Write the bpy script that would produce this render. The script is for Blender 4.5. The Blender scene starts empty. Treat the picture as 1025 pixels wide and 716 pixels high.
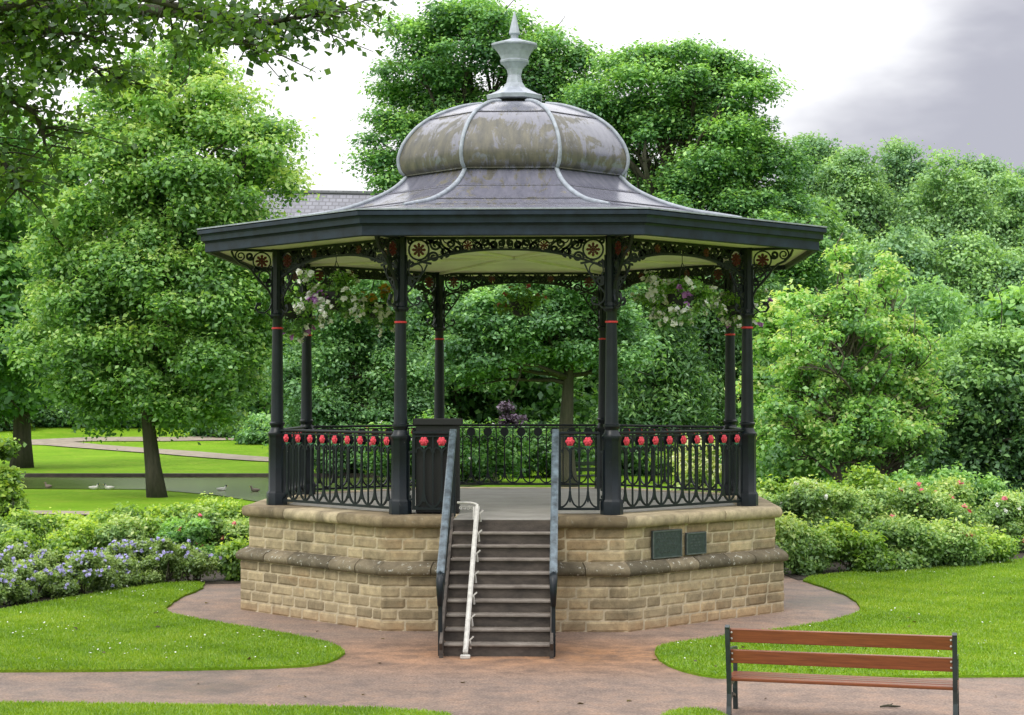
import bpy, math, random
import numpy as np
from mathutils import Vector, Matrix, noise as mnoise
PI = math.pi
R = math.radians
random.seed(7)
S = bpy.context.scene
COL = S.collection
CAMD, CAMZ, F, CX, HY = 27.8, 3.13, 1776.0, 515.0, 398.5

def at(px, y, d=None, z=0.0):
    """photo pixel -> world point: on height z if d is None, else at depth d"""
    if d is None:
        d = (CAMZ - z) * F / (y - HY)
        return Vector(((px - CX) / F * d, d - CAMD, z))
    return Vector(((px - CX) / F * d, d - CAMD, CAMZ - (y - HY) / F * d))

# ------------------------------------------------------------------ materials
def new_mat(name):
    m = bpy.data.materials.new(name); m.use_nodes = True
    nt = m.node_tree; nt.nodes.clear()
    return m, nt
def N(nt, t, **kw):
    n = nt.nodes.new(t)
    for k, v in kw.items():
        if k.startswith('i_'):
            n.inputs[k[2:].replace('_', ' ')].default_value = v
        else: setattr(n, k, v)
    return n
def L(nt, a, b): nt.links.new(a, b)
def c4(c): return (c[0], c[1], c[2], 1.0)
def ramp(nt, stops, fac=None, interp='LINEAR'):
    n = nt.nodes.new('ShaderNodeValToRGB'); cr = n.color_ramp; cr.interpolation = interp
    while len(cr.elements) > len(stops): cr.elements.remove(cr.elements[-1])
    while len(cr.elements) < len(stops): cr.elements.new(0.5)
    for e, (p, c) in zip(cr.elements, stops):
        e.position = p; e.color = c4(c) if len(c) == 3 else c
    if fac is not None: L(nt, fac, n.inputs[0])
    return n
def noise(nt, scale, detail=4, rough=0.55, vec=None, coord='Object', stretch=None, dist=0.0):
    n = N(nt, 'ShaderNodeTexNoise'); n.inputs['Scale'].default_value = scale
    n.inputs['Detail'].default_value = detail; n.inputs['Roughness'].default_value = rough
    n.inputs['Distortion'].default_value = dist
    if vec is None:
        vec = N(nt, 'ShaderNodeTexCoord').outputs[coord]
    if stretch:
        mp = N(nt, 'ShaderNodeMapping'); mp.inputs['Scale'].default_value = stretch
        L(nt, vec, mp.inputs['Vector']); vec = mp.outputs[0]
    L(nt, vec, n.inputs['Vector'])
    return n
def mixc(nt, fac, a, b, mode='MIX'):
    n = N(nt, 'ShaderNodeMix', data_type='RGBA', blend_type=mode)
    for v, idx in ((fac, 0), (a, 6), (b, 7)):
        if isinstance(v, (int, float)): n.inputs[idx].default_value = v
        elif isinstance(v, tuple): n.inputs[idx].default_value = c4(v)
        else: L(nt, v, n.inputs[idx])
    return n.outputs[2]
def mathn(nt, op, a, b=None, clamp=False):
    n = N(nt, 'ShaderNodeMath', operation=op, use_clamp=clamp)
    for v, i in ((a, 0), (b, 1)):
        if v is None: continue
        if isinstance(v, (int, float)): n.inputs[i].default_value = v
        else: L(nt, v, n.inputs[i])
    return n.outputs[0]
def finish(nt, color, rough=0.6, metal=0.0, bump=None, bstr=0.3, bdist=0.02, spec=0.5):
    p = N(nt, 'ShaderNodeBsdfPrincipled'); o = N(nt, 'ShaderNodeOutputMaterial')
    if isinstance(color, tuple): p.inputs['Base Color'].default_value = c4(color)
    else: L(nt, color, p.inputs['Base Color'])
    if isinstance(rough, (int, float)): p.inputs['Roughness'].default_value = rough
    else: L(nt, rough, p.inputs['Roughness'])
    p.inputs['Metallic'].default_value = metal
    p.inputs['Specular IOR Level'].default_value = spec
    if bump is not None:
        b = N(nt, 'ShaderNodeBump'); b.inputs['Strength'].default_value = bstr; b.inputs['Distance'].default_value = bdist
        L(nt, bump, b.inputs['Height']); L(nt, b.outputs[0], p.inputs['Normal'])
    L(nt, p.outputs[0], o.inputs[0])
    return p

def m_paint(name, col, rough=0.38, var=0.35, scale=6, spec=0.5):
    m, nt = new_mat(name)
    n = noise(nt, scale, 5, 0.65)
    a = tuple(c * (1 - var) for c in col); b = tuple(min(1, c * (1 + var)) for c in col)
    r = ramp(nt, [(0.3, a), (0.7, b)], n.outputs[0])
    n2 = noise(nt, 45, 3)
    if 'iron' in name:
        nch = noise(nt, 26, 3, 0.6); ch = ramp(nt, [(0.735, (0, 0, 0)), (0.745, (1, 1, 1))], nch.outputs[0]); r = type('o', (), {'outputs': [mixc(nt, mathn(nt, 'MULTIPLY', ch.outputs[0], 0.6), r.outputs[0], (0.3, 0.28, 0.26))]})
    rr = N(nt, 'ShaderNodeMapRange'); rr.inputs['To Min'].default_value = rough - 0.08; rr.inputs['To Max'].default_value = rough + 0.15
    L(nt, n2.outputs[0], rr.inputs[0])
    finish(nt, r.outputs[0], rr.outputs[0], 0, n2.outputs[0], 0.15, 0.004, spec)
    return m

LEAFGAIN = 2.5
def m_leaf(name, dark, mid, light, trans=0.3):
    trans += 0.16 if 'petal' not in name else -0.1
    m, nt = new_mat(name)
    a = N(nt, 'ShaderNodeAttribute', attribute_name='tint')
    g_ = LEAFGAIN if 'leaf' in name else 1.0
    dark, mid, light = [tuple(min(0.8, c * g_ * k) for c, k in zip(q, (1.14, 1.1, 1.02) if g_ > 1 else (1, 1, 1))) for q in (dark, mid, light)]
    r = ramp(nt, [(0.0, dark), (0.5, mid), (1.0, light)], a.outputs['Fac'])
    d = N(nt, 'ShaderNodeBsdfDiffuse'); t = N(nt, 'ShaderNodeBsdfTranslucent'); g = N(nt, 'ShaderNodeBsdfGlossy')
    g.inputs['Roughness'].default_value = 0.45; g.inputs['Color'].default_value = (0.8, 0.9, 0.9, 1)
    L(nt, r.outputs[0], d.inputs[0])
    tc = mixc(nt, 1.0, r.outputs[0], (1.0, 1.0, 0.5), 'MULTIPLY'); L(nt, tc, t.inputs[0])
    m1 = N(nt, 'ShaderNodeMixShader'); m1.inputs[0].default_value = trans
    L(nt, d.outputs[0], m1.inputs[1]); L(nt, t.outputs[0], m1.inputs[2])
    m2 = N(nt, 'ShaderNodeMixShader'); m2.inputs[0].default_value = 0.045
    L(nt, m1.outputs[0], m2.inputs[1]); L(nt, g.outputs[0], m2.inputs[2])
    o = N(nt, 'ShaderNodeOutputMaterial'); L(nt, m2.outputs[0], o.inputs[0])
    return m

def m_bark(name, a, b):
    m, nt = new_mat(name)
    n = noise(nt, 3.5, 6, 0.7, stretch=(2.2, 2.2, 0.5))
    n2 = noise(nt, 0.9, 3)
    r = ramp(nt, [(0.32, a), (0.68, b)], n.outputs[0])
    c = mixc(nt, mathn(nt, 'MULTIPLY', n2.outputs[0], 0.5), r.outputs[0], (0.05, 0.07, 0.03))
    finish(nt, c, 0.9, 0, n.outputs[0], 0.9, 0.06)
    return m

def m_stone(name, ca, cb, grime=(0.05, 0.042, 0.03), lichen=0.0, gl=0.5, warm=0.0):
    m, nt = new_mat(name)
    a = N(nt, 'ShaderNodeAttribute', attribute_name='tint')
    r = ramp(nt, [(0.0, ca), (0.55, tuple((x + y) / 2 for x, y in zip(ca, cb))), (1.0, cb)], a.outputs['Fac'])
    n1 = noise(nt, 9, 6, 0.7); n2 = noise(nt, 1.3, 5, 0.7, dist=0.6); n3 = noise(nt, 60, 3, 0.6)
    c = mixc(nt, 0.75, r.outputs[0], ramp(nt, [(0.3, (0.55, 0.53, 0.5)), (0.7, (1.25, 1.22, 1.15))], n1.outputs[0]).outputs[0], 'MULTIPLY')
    if warm:
        n4 = noise(nt, 0.8, 4, 0.6, stretch=(1, 1, 3)); wm = ramp(nt, [(0.48, (0, 0, 0)), (0.62, (1, 1, 1))], n4.outputs[0])
        c = mixc(nt, mathn(nt, 'MULTIPLY', wm.outputs[0], warm), c, mixc(nt, 1.0, c, (1.25, 0.85, 0.55), 'MULTIPLY'))
    gm = ramp(nt, [(gl, (0, 0, 0)), (gl + 0.2, (1, 1, 1))], n2.outputs[0])
    gm2 = mathn(nt, 'MULTIPLY', gm.outputs[0], mathn(nt, 'ADD', n1.outputs[0], 0.1))
    c = mixc(nt, gm2, c, grime)
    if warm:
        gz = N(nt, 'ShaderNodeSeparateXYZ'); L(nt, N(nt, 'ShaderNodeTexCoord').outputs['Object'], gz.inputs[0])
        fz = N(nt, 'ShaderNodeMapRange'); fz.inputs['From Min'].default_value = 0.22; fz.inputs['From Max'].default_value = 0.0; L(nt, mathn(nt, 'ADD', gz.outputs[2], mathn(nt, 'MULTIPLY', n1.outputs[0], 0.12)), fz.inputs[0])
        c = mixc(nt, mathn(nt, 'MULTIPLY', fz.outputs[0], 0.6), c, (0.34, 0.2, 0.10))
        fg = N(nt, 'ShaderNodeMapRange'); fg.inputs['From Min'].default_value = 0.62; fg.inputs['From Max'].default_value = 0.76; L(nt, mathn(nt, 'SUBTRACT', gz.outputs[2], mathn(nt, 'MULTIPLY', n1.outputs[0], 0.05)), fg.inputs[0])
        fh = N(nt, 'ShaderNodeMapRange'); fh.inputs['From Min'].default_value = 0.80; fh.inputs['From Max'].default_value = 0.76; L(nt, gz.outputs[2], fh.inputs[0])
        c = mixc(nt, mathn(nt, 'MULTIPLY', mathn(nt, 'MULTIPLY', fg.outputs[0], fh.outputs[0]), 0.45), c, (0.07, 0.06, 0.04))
    if lichen > 0:
        v = noise(nt, 14, 4, 0.75)
        lm = ramp(nt, [(0.60, (0, 0, 0)), (0.66, (1, 1, 1))], v.outputs[0])
        c = mixc(nt, mathn(nt, 'MULTIPLY', lm.outputs[0], lichen), c, (0.5, 0.5, 0.44))
    h = mathn(nt, 'ADD', mathn(nt, 'MULTIPLY', n1.outputs[0], 0.7), mathn(nt, 'MULTIPLY', n3.outputs[0], 0.3))
    finish(nt, c, 0.88, 0, h, 0.5, 0.02, 0.25)
    return m

M = {}
M['iron'] = m_paint('black_iron_paint', (0.005, 0.009, 0.013), 0.36, 0.4, 6, 0.35)
M['iron_grey'] = m_paint('mottled_grey_paint', (0.075, 0.1, 0.12), 0.3, 0.85, 9)  # grey-blue handrail colour, mottled at random
M['fascia'] = m_paint('slate_blue_paint', (0.011, 0.02, 0.036), 0.45, 0.5, 4, 0.3)
M['red'] = m_paint('red_paint', (0.62, 0.035, 0.045), 0.4, 0.35, 40)
M['pinkred'] = m_paint('rose_paint', (0.66, 0.07, 0.10), 0.7, 0.5, 60, 0.25)
M['deepred'] = m_paint('dark_red_paint', (0.085, 0.005, 0.010), 0.5, 0.3, 40)
M['greenpaint'] = m_paint('leaf_green_paint', (0.05, 0.22, 0.13), 0.45, 0.4, 40)
M['board'] = m_paint('black_board', (0.004, 0.004, 0.006), 0.5, 0.3)
M['alu'] = m_paint('pale_metal', (0.5, 0.485, 0.45), 0.45, 0.25, 12)
M['benchiron'] = m_paint('bench_iron', (0.02, 0.03, 0.032), 0.35, 0.4)
M['dark'] = m_paint('dark_gap', (0.02, 0.02, 0.022), 0.7)
M['bark'] = m_bark('grey_bark', (0.05, 0.04, 0.03), (0.17, 0.14, 0.11))
M['darkbark'] = m_bark('dark_bark', (0.018, 0.014, 0.01), (0.07, 0.055, 0.042))
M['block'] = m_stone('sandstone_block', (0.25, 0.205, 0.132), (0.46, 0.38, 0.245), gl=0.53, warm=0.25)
M['coping'] = m_stone('coping_stone', (0.24, 0.19, 0.12), (0.52, 0.44, 0.3), gl=0.44, lichen=0.15)
M['ledge'] = m_stone('weathered_ledge', (0.1, 0.088, 0.062), (0.25, 0.21, 0.145), gl=0.46, lichen=0.9)
M['mortar'] = m_stone('mortar', (0.5, 0.43, 0.31), (0.5, 0.43, 0.31), gl=0.58)

def mk_cream():
    m, nt = new_mat('cream_boards')
    n = noise(nt, 1.1, 6, 0.7); n2 = noise(nt, 2.5, 5, 0.8, dist=1.0)
    c = ramp(nt, [(0.3, (0.68, 0.66, 0.5)), (0.6, (0.82, 0.8, 0.62))], n.outputs[0])
    st = ramp(nt, [(0.62, (0, 0, 0)), (0.72, (1, 1, 1))], n2.outputs[0])
    c2 = mixc(nt, mathn(nt, 'MULTIPLY', st.outputs[0], 0.3), c.outputs[0], (0.3, 0.24, 0.14))
    finish(nt, c2, 0.6)
    return m
M['cream'] = mk_cream()

def mk_lead(name, moss):
    m, nt = new_mat(name)
    uv = N(nt, 'ShaderNodeTexCoord').outputs['UV']
    n1 = noise(nt, 1.0, 6, 0.75, vec=uv, stretch=(3.4, 1.5, 1), dist=1.6)
    n2 = noise(nt, 1.0, 4, 0.6, vec=uv, stretch=(0.9, 2.2, 1), dist=0.4)
    n3 = noise(nt, 1.0, 5, 0.7, vec=uv, stretch=(9, 2.5, 1))
    base = ramp(nt, [(0.3, (0.10, 0.102, 0.135)), (0.7, (0.17, 0.168, 0.21))], n3.outputs[0])
    s = mathn(nt, 'ADD', mathn(nt, 'MULTIPLY', n1.outputs[0], 0.75), mathn(nt, 'MULTIPLY', n2.outputs[0], 0.55))
    sx = N(nt, 'ShaderNodeSeparateXYZ'); L(nt, uv, sx.inputs[0])
    if moss > 0.05:
        vr = N(nt, 'ShaderNodeMapRange'); vr.inputs['From Min'].default_value = 0.75; vr.inputs['From Max'].default_value = 1.35; vr.inputs['To Min'].default_value = 0.0; vr.inputs['To Max'].default_value = 0.16
        L(nt, sx.outputs[1], vr.inputs[0]); s = mathn(nt, 'SUBTRACT', s, vr.outputs[0])
    oc = N(nt, 'ShaderNodeSeparateXYZ'); L(nt, N(nt, 'ShaderNodeTexCoord').outputs['Object'], oc.inputs[0])
    xr = N(nt, 'ShaderNodeMapRange'); xr.inputs['From Min'].default_value = 0.55; xr.inputs['From Max'].default_value = 1.3; xr.inputs['To Max'].default_value = 0.11
    L(nt, oc.outputs[0], xr.inputs[0]); s = mathn(nt, 'SUBTRACT', s, xr.outputs[0])
    mk = ramp(nt, [(0.685 - moss, (0, 0, 0)), (0.735 - moss, (1, 1, 1))], s)
    mossc = ramp(nt, [(0.35, (0.028, 0.026, 0.012)), (0.65, (0.105, 0.09, 0.04))], n3.outputs[0])
    c = mixc(nt, mathn(nt, 'MULTIPLY', mk.outputs[0], 0.85), base.outputs[0], mossc.outputs[0])
    rg = mathn(nt, 'ADD', mathn(nt, 'MULTIPLY', mk.outputs[0], 0.32), 0.2)
    finish(nt, c, rg, 0.0, n1.outputs[0], 0.22, 0.02, 0.8)
    return m
M['lead_dome'] = mk_lead('mossy_lead', 0.125)
M['lead_roof'] = mk_lead('grey_lead', 0.0)
M['lead_rib'] = m_paint('bright_lead', (0.27, 0.30, 0.345), 0.42, 0.3, 10)
M['finial'] = m_paint('pale_lead', (0.33, 0.36, 0.42), 0.42, 0.25, 7)

def mk_concrete():
    m, nt = new_mat('concrete_floor')
    n = noise(nt, 1.3, 6, 0.7); n2 = noise(nt, 30, 3)
    r = ramp(nt, [(0.3, (0.2, 0.19, 0.17)), (0.7, (0.34, 0.325, 0.3))], n.outputs[0])
    finish(nt, r.outputs[0], 0.75, 0, n2.outputs[0], 0.3, 0.01)
    return m
M['concrete'] = mk_concrete()
def mk_step(name, a, b):
    m, nt = new_mat(name)
    n = noise(nt, 3, 6, 0.7, stretch=(1, 1, 2.5)); n2 = noise(nt, 35, 3)
    r = ramp(nt, [(0.35, a), (0.7, b)], n.outputs[0])
    finish(nt, r.outputs[0], 0.7, 0, n2.outputs[0], 0.4, 0.01)
    return m
M['riser'] = mk_step('dark_riser', (0.03, 0.024, 0.02), (0.10, 0.08, 0.066))
M['tread'] = mk_step('worn_tread', (0.12, 0.10, 0.085), (0.26, 0.23, 0.2))

def mk_path():
    m, nt = new_mat('bitmac_path')
    n = noise(nt, 0.32, 5, 0.6, dist=0.5); n2 = noise(nt, 38, 3, 0.7); n3 = noise(nt, 2.2, 5, 0.7)
    pinky = ramp(nt, [(0.3, (0.14, 0.108, 0.092)), (0.7, (0.275, 0.215, 0.185))], n2.outputs[0])
    # sandy orange wash near the stairs
    tc = N(nt, 'ShaderNodeTexCoord'); ms = N(nt, 'ShaderNodeVectorMath', operation='MULTIPLY_ADD')
    ms.inputs[1].default_value = (0.15, 0.40, 0); ms.inputs[2].default_value = (-0.1, 2.45, 0)
    L(nt, tc.outputs['Object'], ms.inputs[0])
    ln = N(nt, 'ShaderNodeVectorMath', operation='LENGTH'); L(nt, ms.outputs[0], ln.inputs[0])
    dd = mathn(nt, 'ADD', ln.outputs['Value'], mathn(nt, 'MULTIPLY', n3.outputs[0], 0.9))
    om = ramp(nt, [(0.35, (1, 1, 1)), (1.0, (0.25, 0.25, 0.25)), ], mathn(nt, 'SUBTRACT', dd, 0.25))
    orange = ramp(nt, [(0.35, (0.19, 0.095, 0.048)), (0.7, (0.38, 0.20, 0.10))], n3.outputs[0])
    ofac = mathn(nt, 'MULTIPLY', om.outputs[0], mathn(nt, 'ADD', mathn(nt, 'MULTIPLY', n3.outputs[0], 1.2), 0.2), True)
    c = mixc(nt, ofac, pinky.outputs[0], orange.outputs[0])
    dk = ramp(nt, [(0.55, (1, 1, 1)), (0.72, (0.5, 0.5, 0.52))], n.outputs[0])
    c = mixc(nt, 0.8, c, dk.outputs[0], 'MULTIPLY')
    v = N(nt, 'ShaderNodeTexVoronoi', feature='DISTANCE_TO_EDGE'); v.inputs['Scale'].default_value = 0.55
    wn = noise(nt, 3, 4, 0.7); va_ = N(nt, 'ShaderNodeVectorMath', operation='ADD'); L(nt, N(nt, 'ShaderNodeTexCoord').outputs['Object'], va_.inputs[0])
    sc_ = N(nt, 'ShaderNodeVectorMath', operation='SCALE'); sc_.inputs['Scale'].default_value = 0.9; L(nt, wn.outputs[1], sc_.inputs[0]); L(nt, sc_.outputs[0], va_.inputs[1]); L(nt, va_.outputs[0], v.inputs['Vector'])
    cr = ramp(nt, [(0.0, (0.55, 0.52, 0.5)), (0.012, (1, 1, 1))], v.outputs['Distance'])
    c = mixc(nt, mathn(nt, 'MULTIPLY', n.outputs[0], 0.7), c, cr.outputs[0], 'MULTIPLY')
    bl = ramp(nt, [(0.35, (0.72, 0.72, 0.74)), (0.5, (1, 1, 1)), (0.68, (1.22, 1.16, 1.1))], n3.outputs[0])
    c = mixc(nt, 0.75, c, bl.outputs[0], 'MULTIPLY')
    fine = ramp(nt, [(0.2, (0.75, 0.75, 0.75)), (0.8, (1.25, 1.25, 1.25))], n2.outputs[0])
    c = mixc(nt, 1.0, c, fine.outputs[0], 'MULTIPLY')
    rg = ramp(nt, [(0.4, (0.8, 0.8, 0.8)), (0.72, (0.42, 0.42, 0.42))], n.outputs[0])
    finish(nt, c, rg.outputs[0], 0, n2.outputs[0], 0.5, 0.01, 0.35)
    return m
M['path'] = mk_path()
def mk_farpath():
    m, nt = new_mat('far_path')
    n = noise(nt, 2, 5)
    finish(nt, ramp(nt, [(0.3, (0.2, 0.17, 0.13)), (0.7, (0.32, 0.27, 0.21))], n.outputs[0]).outputs[0], 0.9)
    return m
M['farpath'] = mk_farpath()
def mk_grass():
    m, nt = new_mat('mown_grass')
    n = noise(nt, 0.25, 5, 0.6); n2 = noise(nt, 7, 5, 0.7); n3 = noise(nt, 60, 2, 0.7)
    a = ramp(nt, [(0.3, (0.13, 0.27, 0.012)), (0.7, (0.2, 0.37, 0.02))], n.outputs[0])
    pn = noise(nt, 0.9, 5, 0.7); a_ = mixc(nt, ramp(nt, [(0.5, (0, 0, 0)), (0.7, (0.7, 0.7, 0.7))], pn.outputs[0]).outputs[0], a.outputs[0], (0.27, 0.36, 0.04))
    b = ramp(nt, [(0.25, (0.6, 0.62, 0.6)), (0.75, (1.25, 1.2, 1.2))], n2.outputs[0])
    c = mixc(nt, 0.8, a_, b.outputs[0], 'MULTIPLY')
    b3 = ramp(nt, [(0.3, (0.75, 0.75, 0.75)), (0.7, (1.2, 1.2, 1.2))], n3.outputs[0])
    c = mixc(nt, 0.8, c, b3.outputs[0], 'MULTIPLY')
    finish(nt, c, 0.95, 0, n3.outputs[0], 0.8, 0.03, 0.1)
    return m
M['grass'] = mk_grass()
def mk_soil():
    m, nt = new_mat('bed_soil')
    n = noise(nt, 12, 5)
    finish(nt, ramp(nt, [(0.3, (0.018, 0.014, 0.01)), (0.7, (0.06, 0.045, 0.032))], n.outputs[0]).outputs[0], 0.95, 0, n.outputs[0], 1, 0.05)
    return m
M['soil'] = mk_soil()
def mk_floorhill():
    m, nt = new_mat('wooded_hillside')
    n = noise(nt, 0.15, 5)
    finish(nt, ramp(nt, [(0.3, (0.02, 0.045, 0.012)), (0.7, (0.05, 0.1, 0.02))], n.outputs[0]).outputs[0], 0.95)  # dark green stands in for the shade beneath the trees
    return m
def mk_water():
    m, nt = new_mat('pond_water')
    n = noise(nt, 1.2, 3, 0.5, stretch=(0.4, 2.0, 1))
    finish(nt, (0.085, 0.12, 0.03), 0.25, 0, n.outputs[0], 0.25, 0.03, 0.15)
    return m
M['water'] = mk_water()
def mk_wood():
    m, nt = new_mat('varnished_slat')
    n = noise(nt, 4, 6, 0.7, stretch=(0.7, 14, 14))
    n2 = noise(nt, 3, 4)
    r = ramp(nt, [(0.3, (0.12, 0.03, 0.012)), (0.7, (0.30, 0.085, 0.03))], n.outputs[0])
    c = mixc(nt, mathn(nt, 'MULTIPLY', n2.outputs[0], 0.5), r.outputs[0], (0.10, 0.035, 0.02))
    finish(nt, c, 0.28, 0, n.outputs[0], 0.15, 0.004, 0.5)
    return m
M['wood'] = mk_wood()
def mk_slate():
    m, nt = new_mat('slate_tiles')
    tc = N(nt, 'ShaderNodeTexCoord')
    b = N(nt, 'ShaderNodeTexBrick'); b.inputs['Scale'].default_value = 1.0
    b.inputs['Brick Width'].default_value = 0.5; b.inputs['Row Height'].default_value = 0.4
    b.inputs['Mortar Size'].default_value = 0.05
    b.inputs['Color1'].default_value = (0.17, 0.17, 0.2, 1); b.inputs['Color2'].default_value = (0.24, 0.24, 0.28, 1)
    b.inputs['Mortar'].default_value = (0.13, 0.13, 0.15, 1)
    L(nt, tc.outputs['UV'], b.inputs['Vector'])
    finish(nt, b.outputs[0], 0.6)
    return m
M['slate'] = mk_slate()
M['render_wall'] = m_stone('house_wall', (0.4, 0.38, 0.33), (0.5, 0.48, 0.42), gl=0.6)
M['glass'] = m_paint('window_glass', (0.03, 0.04, 0.05), 0.12)
M['bronze'] = m_paint('bronze_plaque', (0.028, 0.042, 0.045), 0.42, 0.4, 20)
M['bronze_hi'] = m_paint('bronze_lettering', (0.085, 0.10, 0.10), 0.4, 0.3, 20)
M['duckbody'] = m_paint('duck_feather', (0.16, 0.13, 0.1), 0.7)
M['duckwhite'] = m_paint('pale_feather', (0.55, 0.54, 0.5), 0.7)
M['duckhead'] = m_paint('duck_head', (0.02, 0.06, 0.03), 0.5)
M['bill'] = m_paint('duck_bill', (0.5, 0.33, 0.04), 0.5)

M['l_lime'] = m_leaf('lime_leaf', (0.045, 0.1008, 0.0345), (0.115, 0.2122, 0.0621), (0.23, 0.3395, 0.1035), 0.35)
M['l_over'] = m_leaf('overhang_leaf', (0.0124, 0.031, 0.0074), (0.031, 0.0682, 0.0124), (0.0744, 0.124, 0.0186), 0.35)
M['l_mid'] = m_leaf('broad_leaf', (0.0253, 0.069, 0.0253), (0.069, 0.1552, 0.0437), (0.1552, 0.2645, 0.069), 0.3)
M['l_dark'] = m_leaf('dark_leaf', (0.0168, 0.0459, 0.0196), (0.0476, 0.108, 0.0364), (0.119, 0.2093, 0.063), 0.25)  # deeper green leaf for the darker crowns and bushes
M['l_blue'] = m_leaf('bluish_leaf', (0.0287, 0.0715, 0.033), (0.0805, 0.165, 0.0715), (0.1725, 0.286, 0.121), 0.3)
M['l_pine'] = m_leaf('layered_leaf', (0.0215, 0.0594, 0.0276), (0.0658, 0.1484, 0.0483), (0.1555, 0.2671, 0.069), 0.25)
M['l_young'] = m_leaf('young_leaf', (0.0478, 0.1121, 0.0414), (0.1329, 0.2522, 0.069), (0.266, 0.4036, 0.138), 0.4)
M['l_haze'] = m_leaf('distant_leaf', (0.0448, 0.09, 0.045), (0.0952, 0.175, 0.08), (0.168, 0.26, 0.1), 0.25)  # aerial haze painted into this leaf colour and the next
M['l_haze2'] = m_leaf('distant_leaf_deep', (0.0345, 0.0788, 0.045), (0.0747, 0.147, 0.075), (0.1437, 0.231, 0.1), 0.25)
M['l_shrub'] = m_leaf('shrub_leaf', (0.0287, 0.0633, 0.012), (0.0978, 0.1782, 0.0264), (0.23, 0.3335, 0.054), 0.35)
M['l_rose'] = m_leaf('rose_leaf', (0.0362, 0.0745, 0.023), (0.1087, 0.1863, 0.0576), (0.2415, 0.3353, 0.1152), 0.3)
M['l_ger'] = m_leaf('geranium_leaf', (0.045, 0.08, 0.025), (0.11, 0.165, 0.055), (0.2, 0.26, 0.11), 0.35)
M['l_purple'] = m_leaf('purple_leaf', (0.02, 0.014, 0.022), (0.05, 0.035, 0.06), (0.10, 0.075, 0.12), 0.1)
M['l_cream'] = m_leaf('variegated_leaf', (0.12, 0.2, 0.06), (0.27, 0.36, 0.15), (0.5, 0.56, 0.33), 0.3)
M['l_bask'] = m_leaf('basket_leaf', (0.015, 0.042, 0.012), (0.045, 0.105, 0.024), (0.12, 0.21, 0.045), 0.3)
M['blade'] = m_leaf('grass_blade', (0.13, 0.25, 0.01), (0.25, 0.41, 0.018), (0.42, 0.54, 0.06), 0.35)
def m_petal(name, c):
    return m_leaf(name, tuple(x * 0.7 for x in c), c, tuple(min(1, x * 1.2) for x in c), 0.3)
M['p_blue'] = m_petal('blue_petal', (0.42, 0.39, 0.76))
M['p_white'] = m_petal('white_petal', (0.86, 0.86, 0.84))
M['p_pink'] = m_petal('pink_petal', (0.72, 0.13, 0.2))
M['p_lilac'] = m_petal('lilac_petal', (0.42, 0.16, 0.5))
M['p_yellow'] = m_petal('yellow_petal', (0.7, 0.4, 0.06))

# ------------------------------------------------------------------ object helpers
def tag(o, label=None, cat=None, group=None, kind=None):
    if label: o['label'] = label
    if cat: o['category'] = cat
    if group: o['group'] = group
    if kind: o['kind'] = kind
    return o
def empty(name, loc=(0, 0, 0), rz=0.0):
    o = bpy.data.objects.new(name, None); COL.objects.link(o)
    o.location = loc; o.rotation_euler = (0, 0, rz); o.empty_display_size = 0.3
    return o
def copy_tree(o, parent=None):
    c = o.copy(); COL.objects.link(c); c.parent = parent
    for ch in list(o.children): copy_tree(ch, c)
    return c

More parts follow.
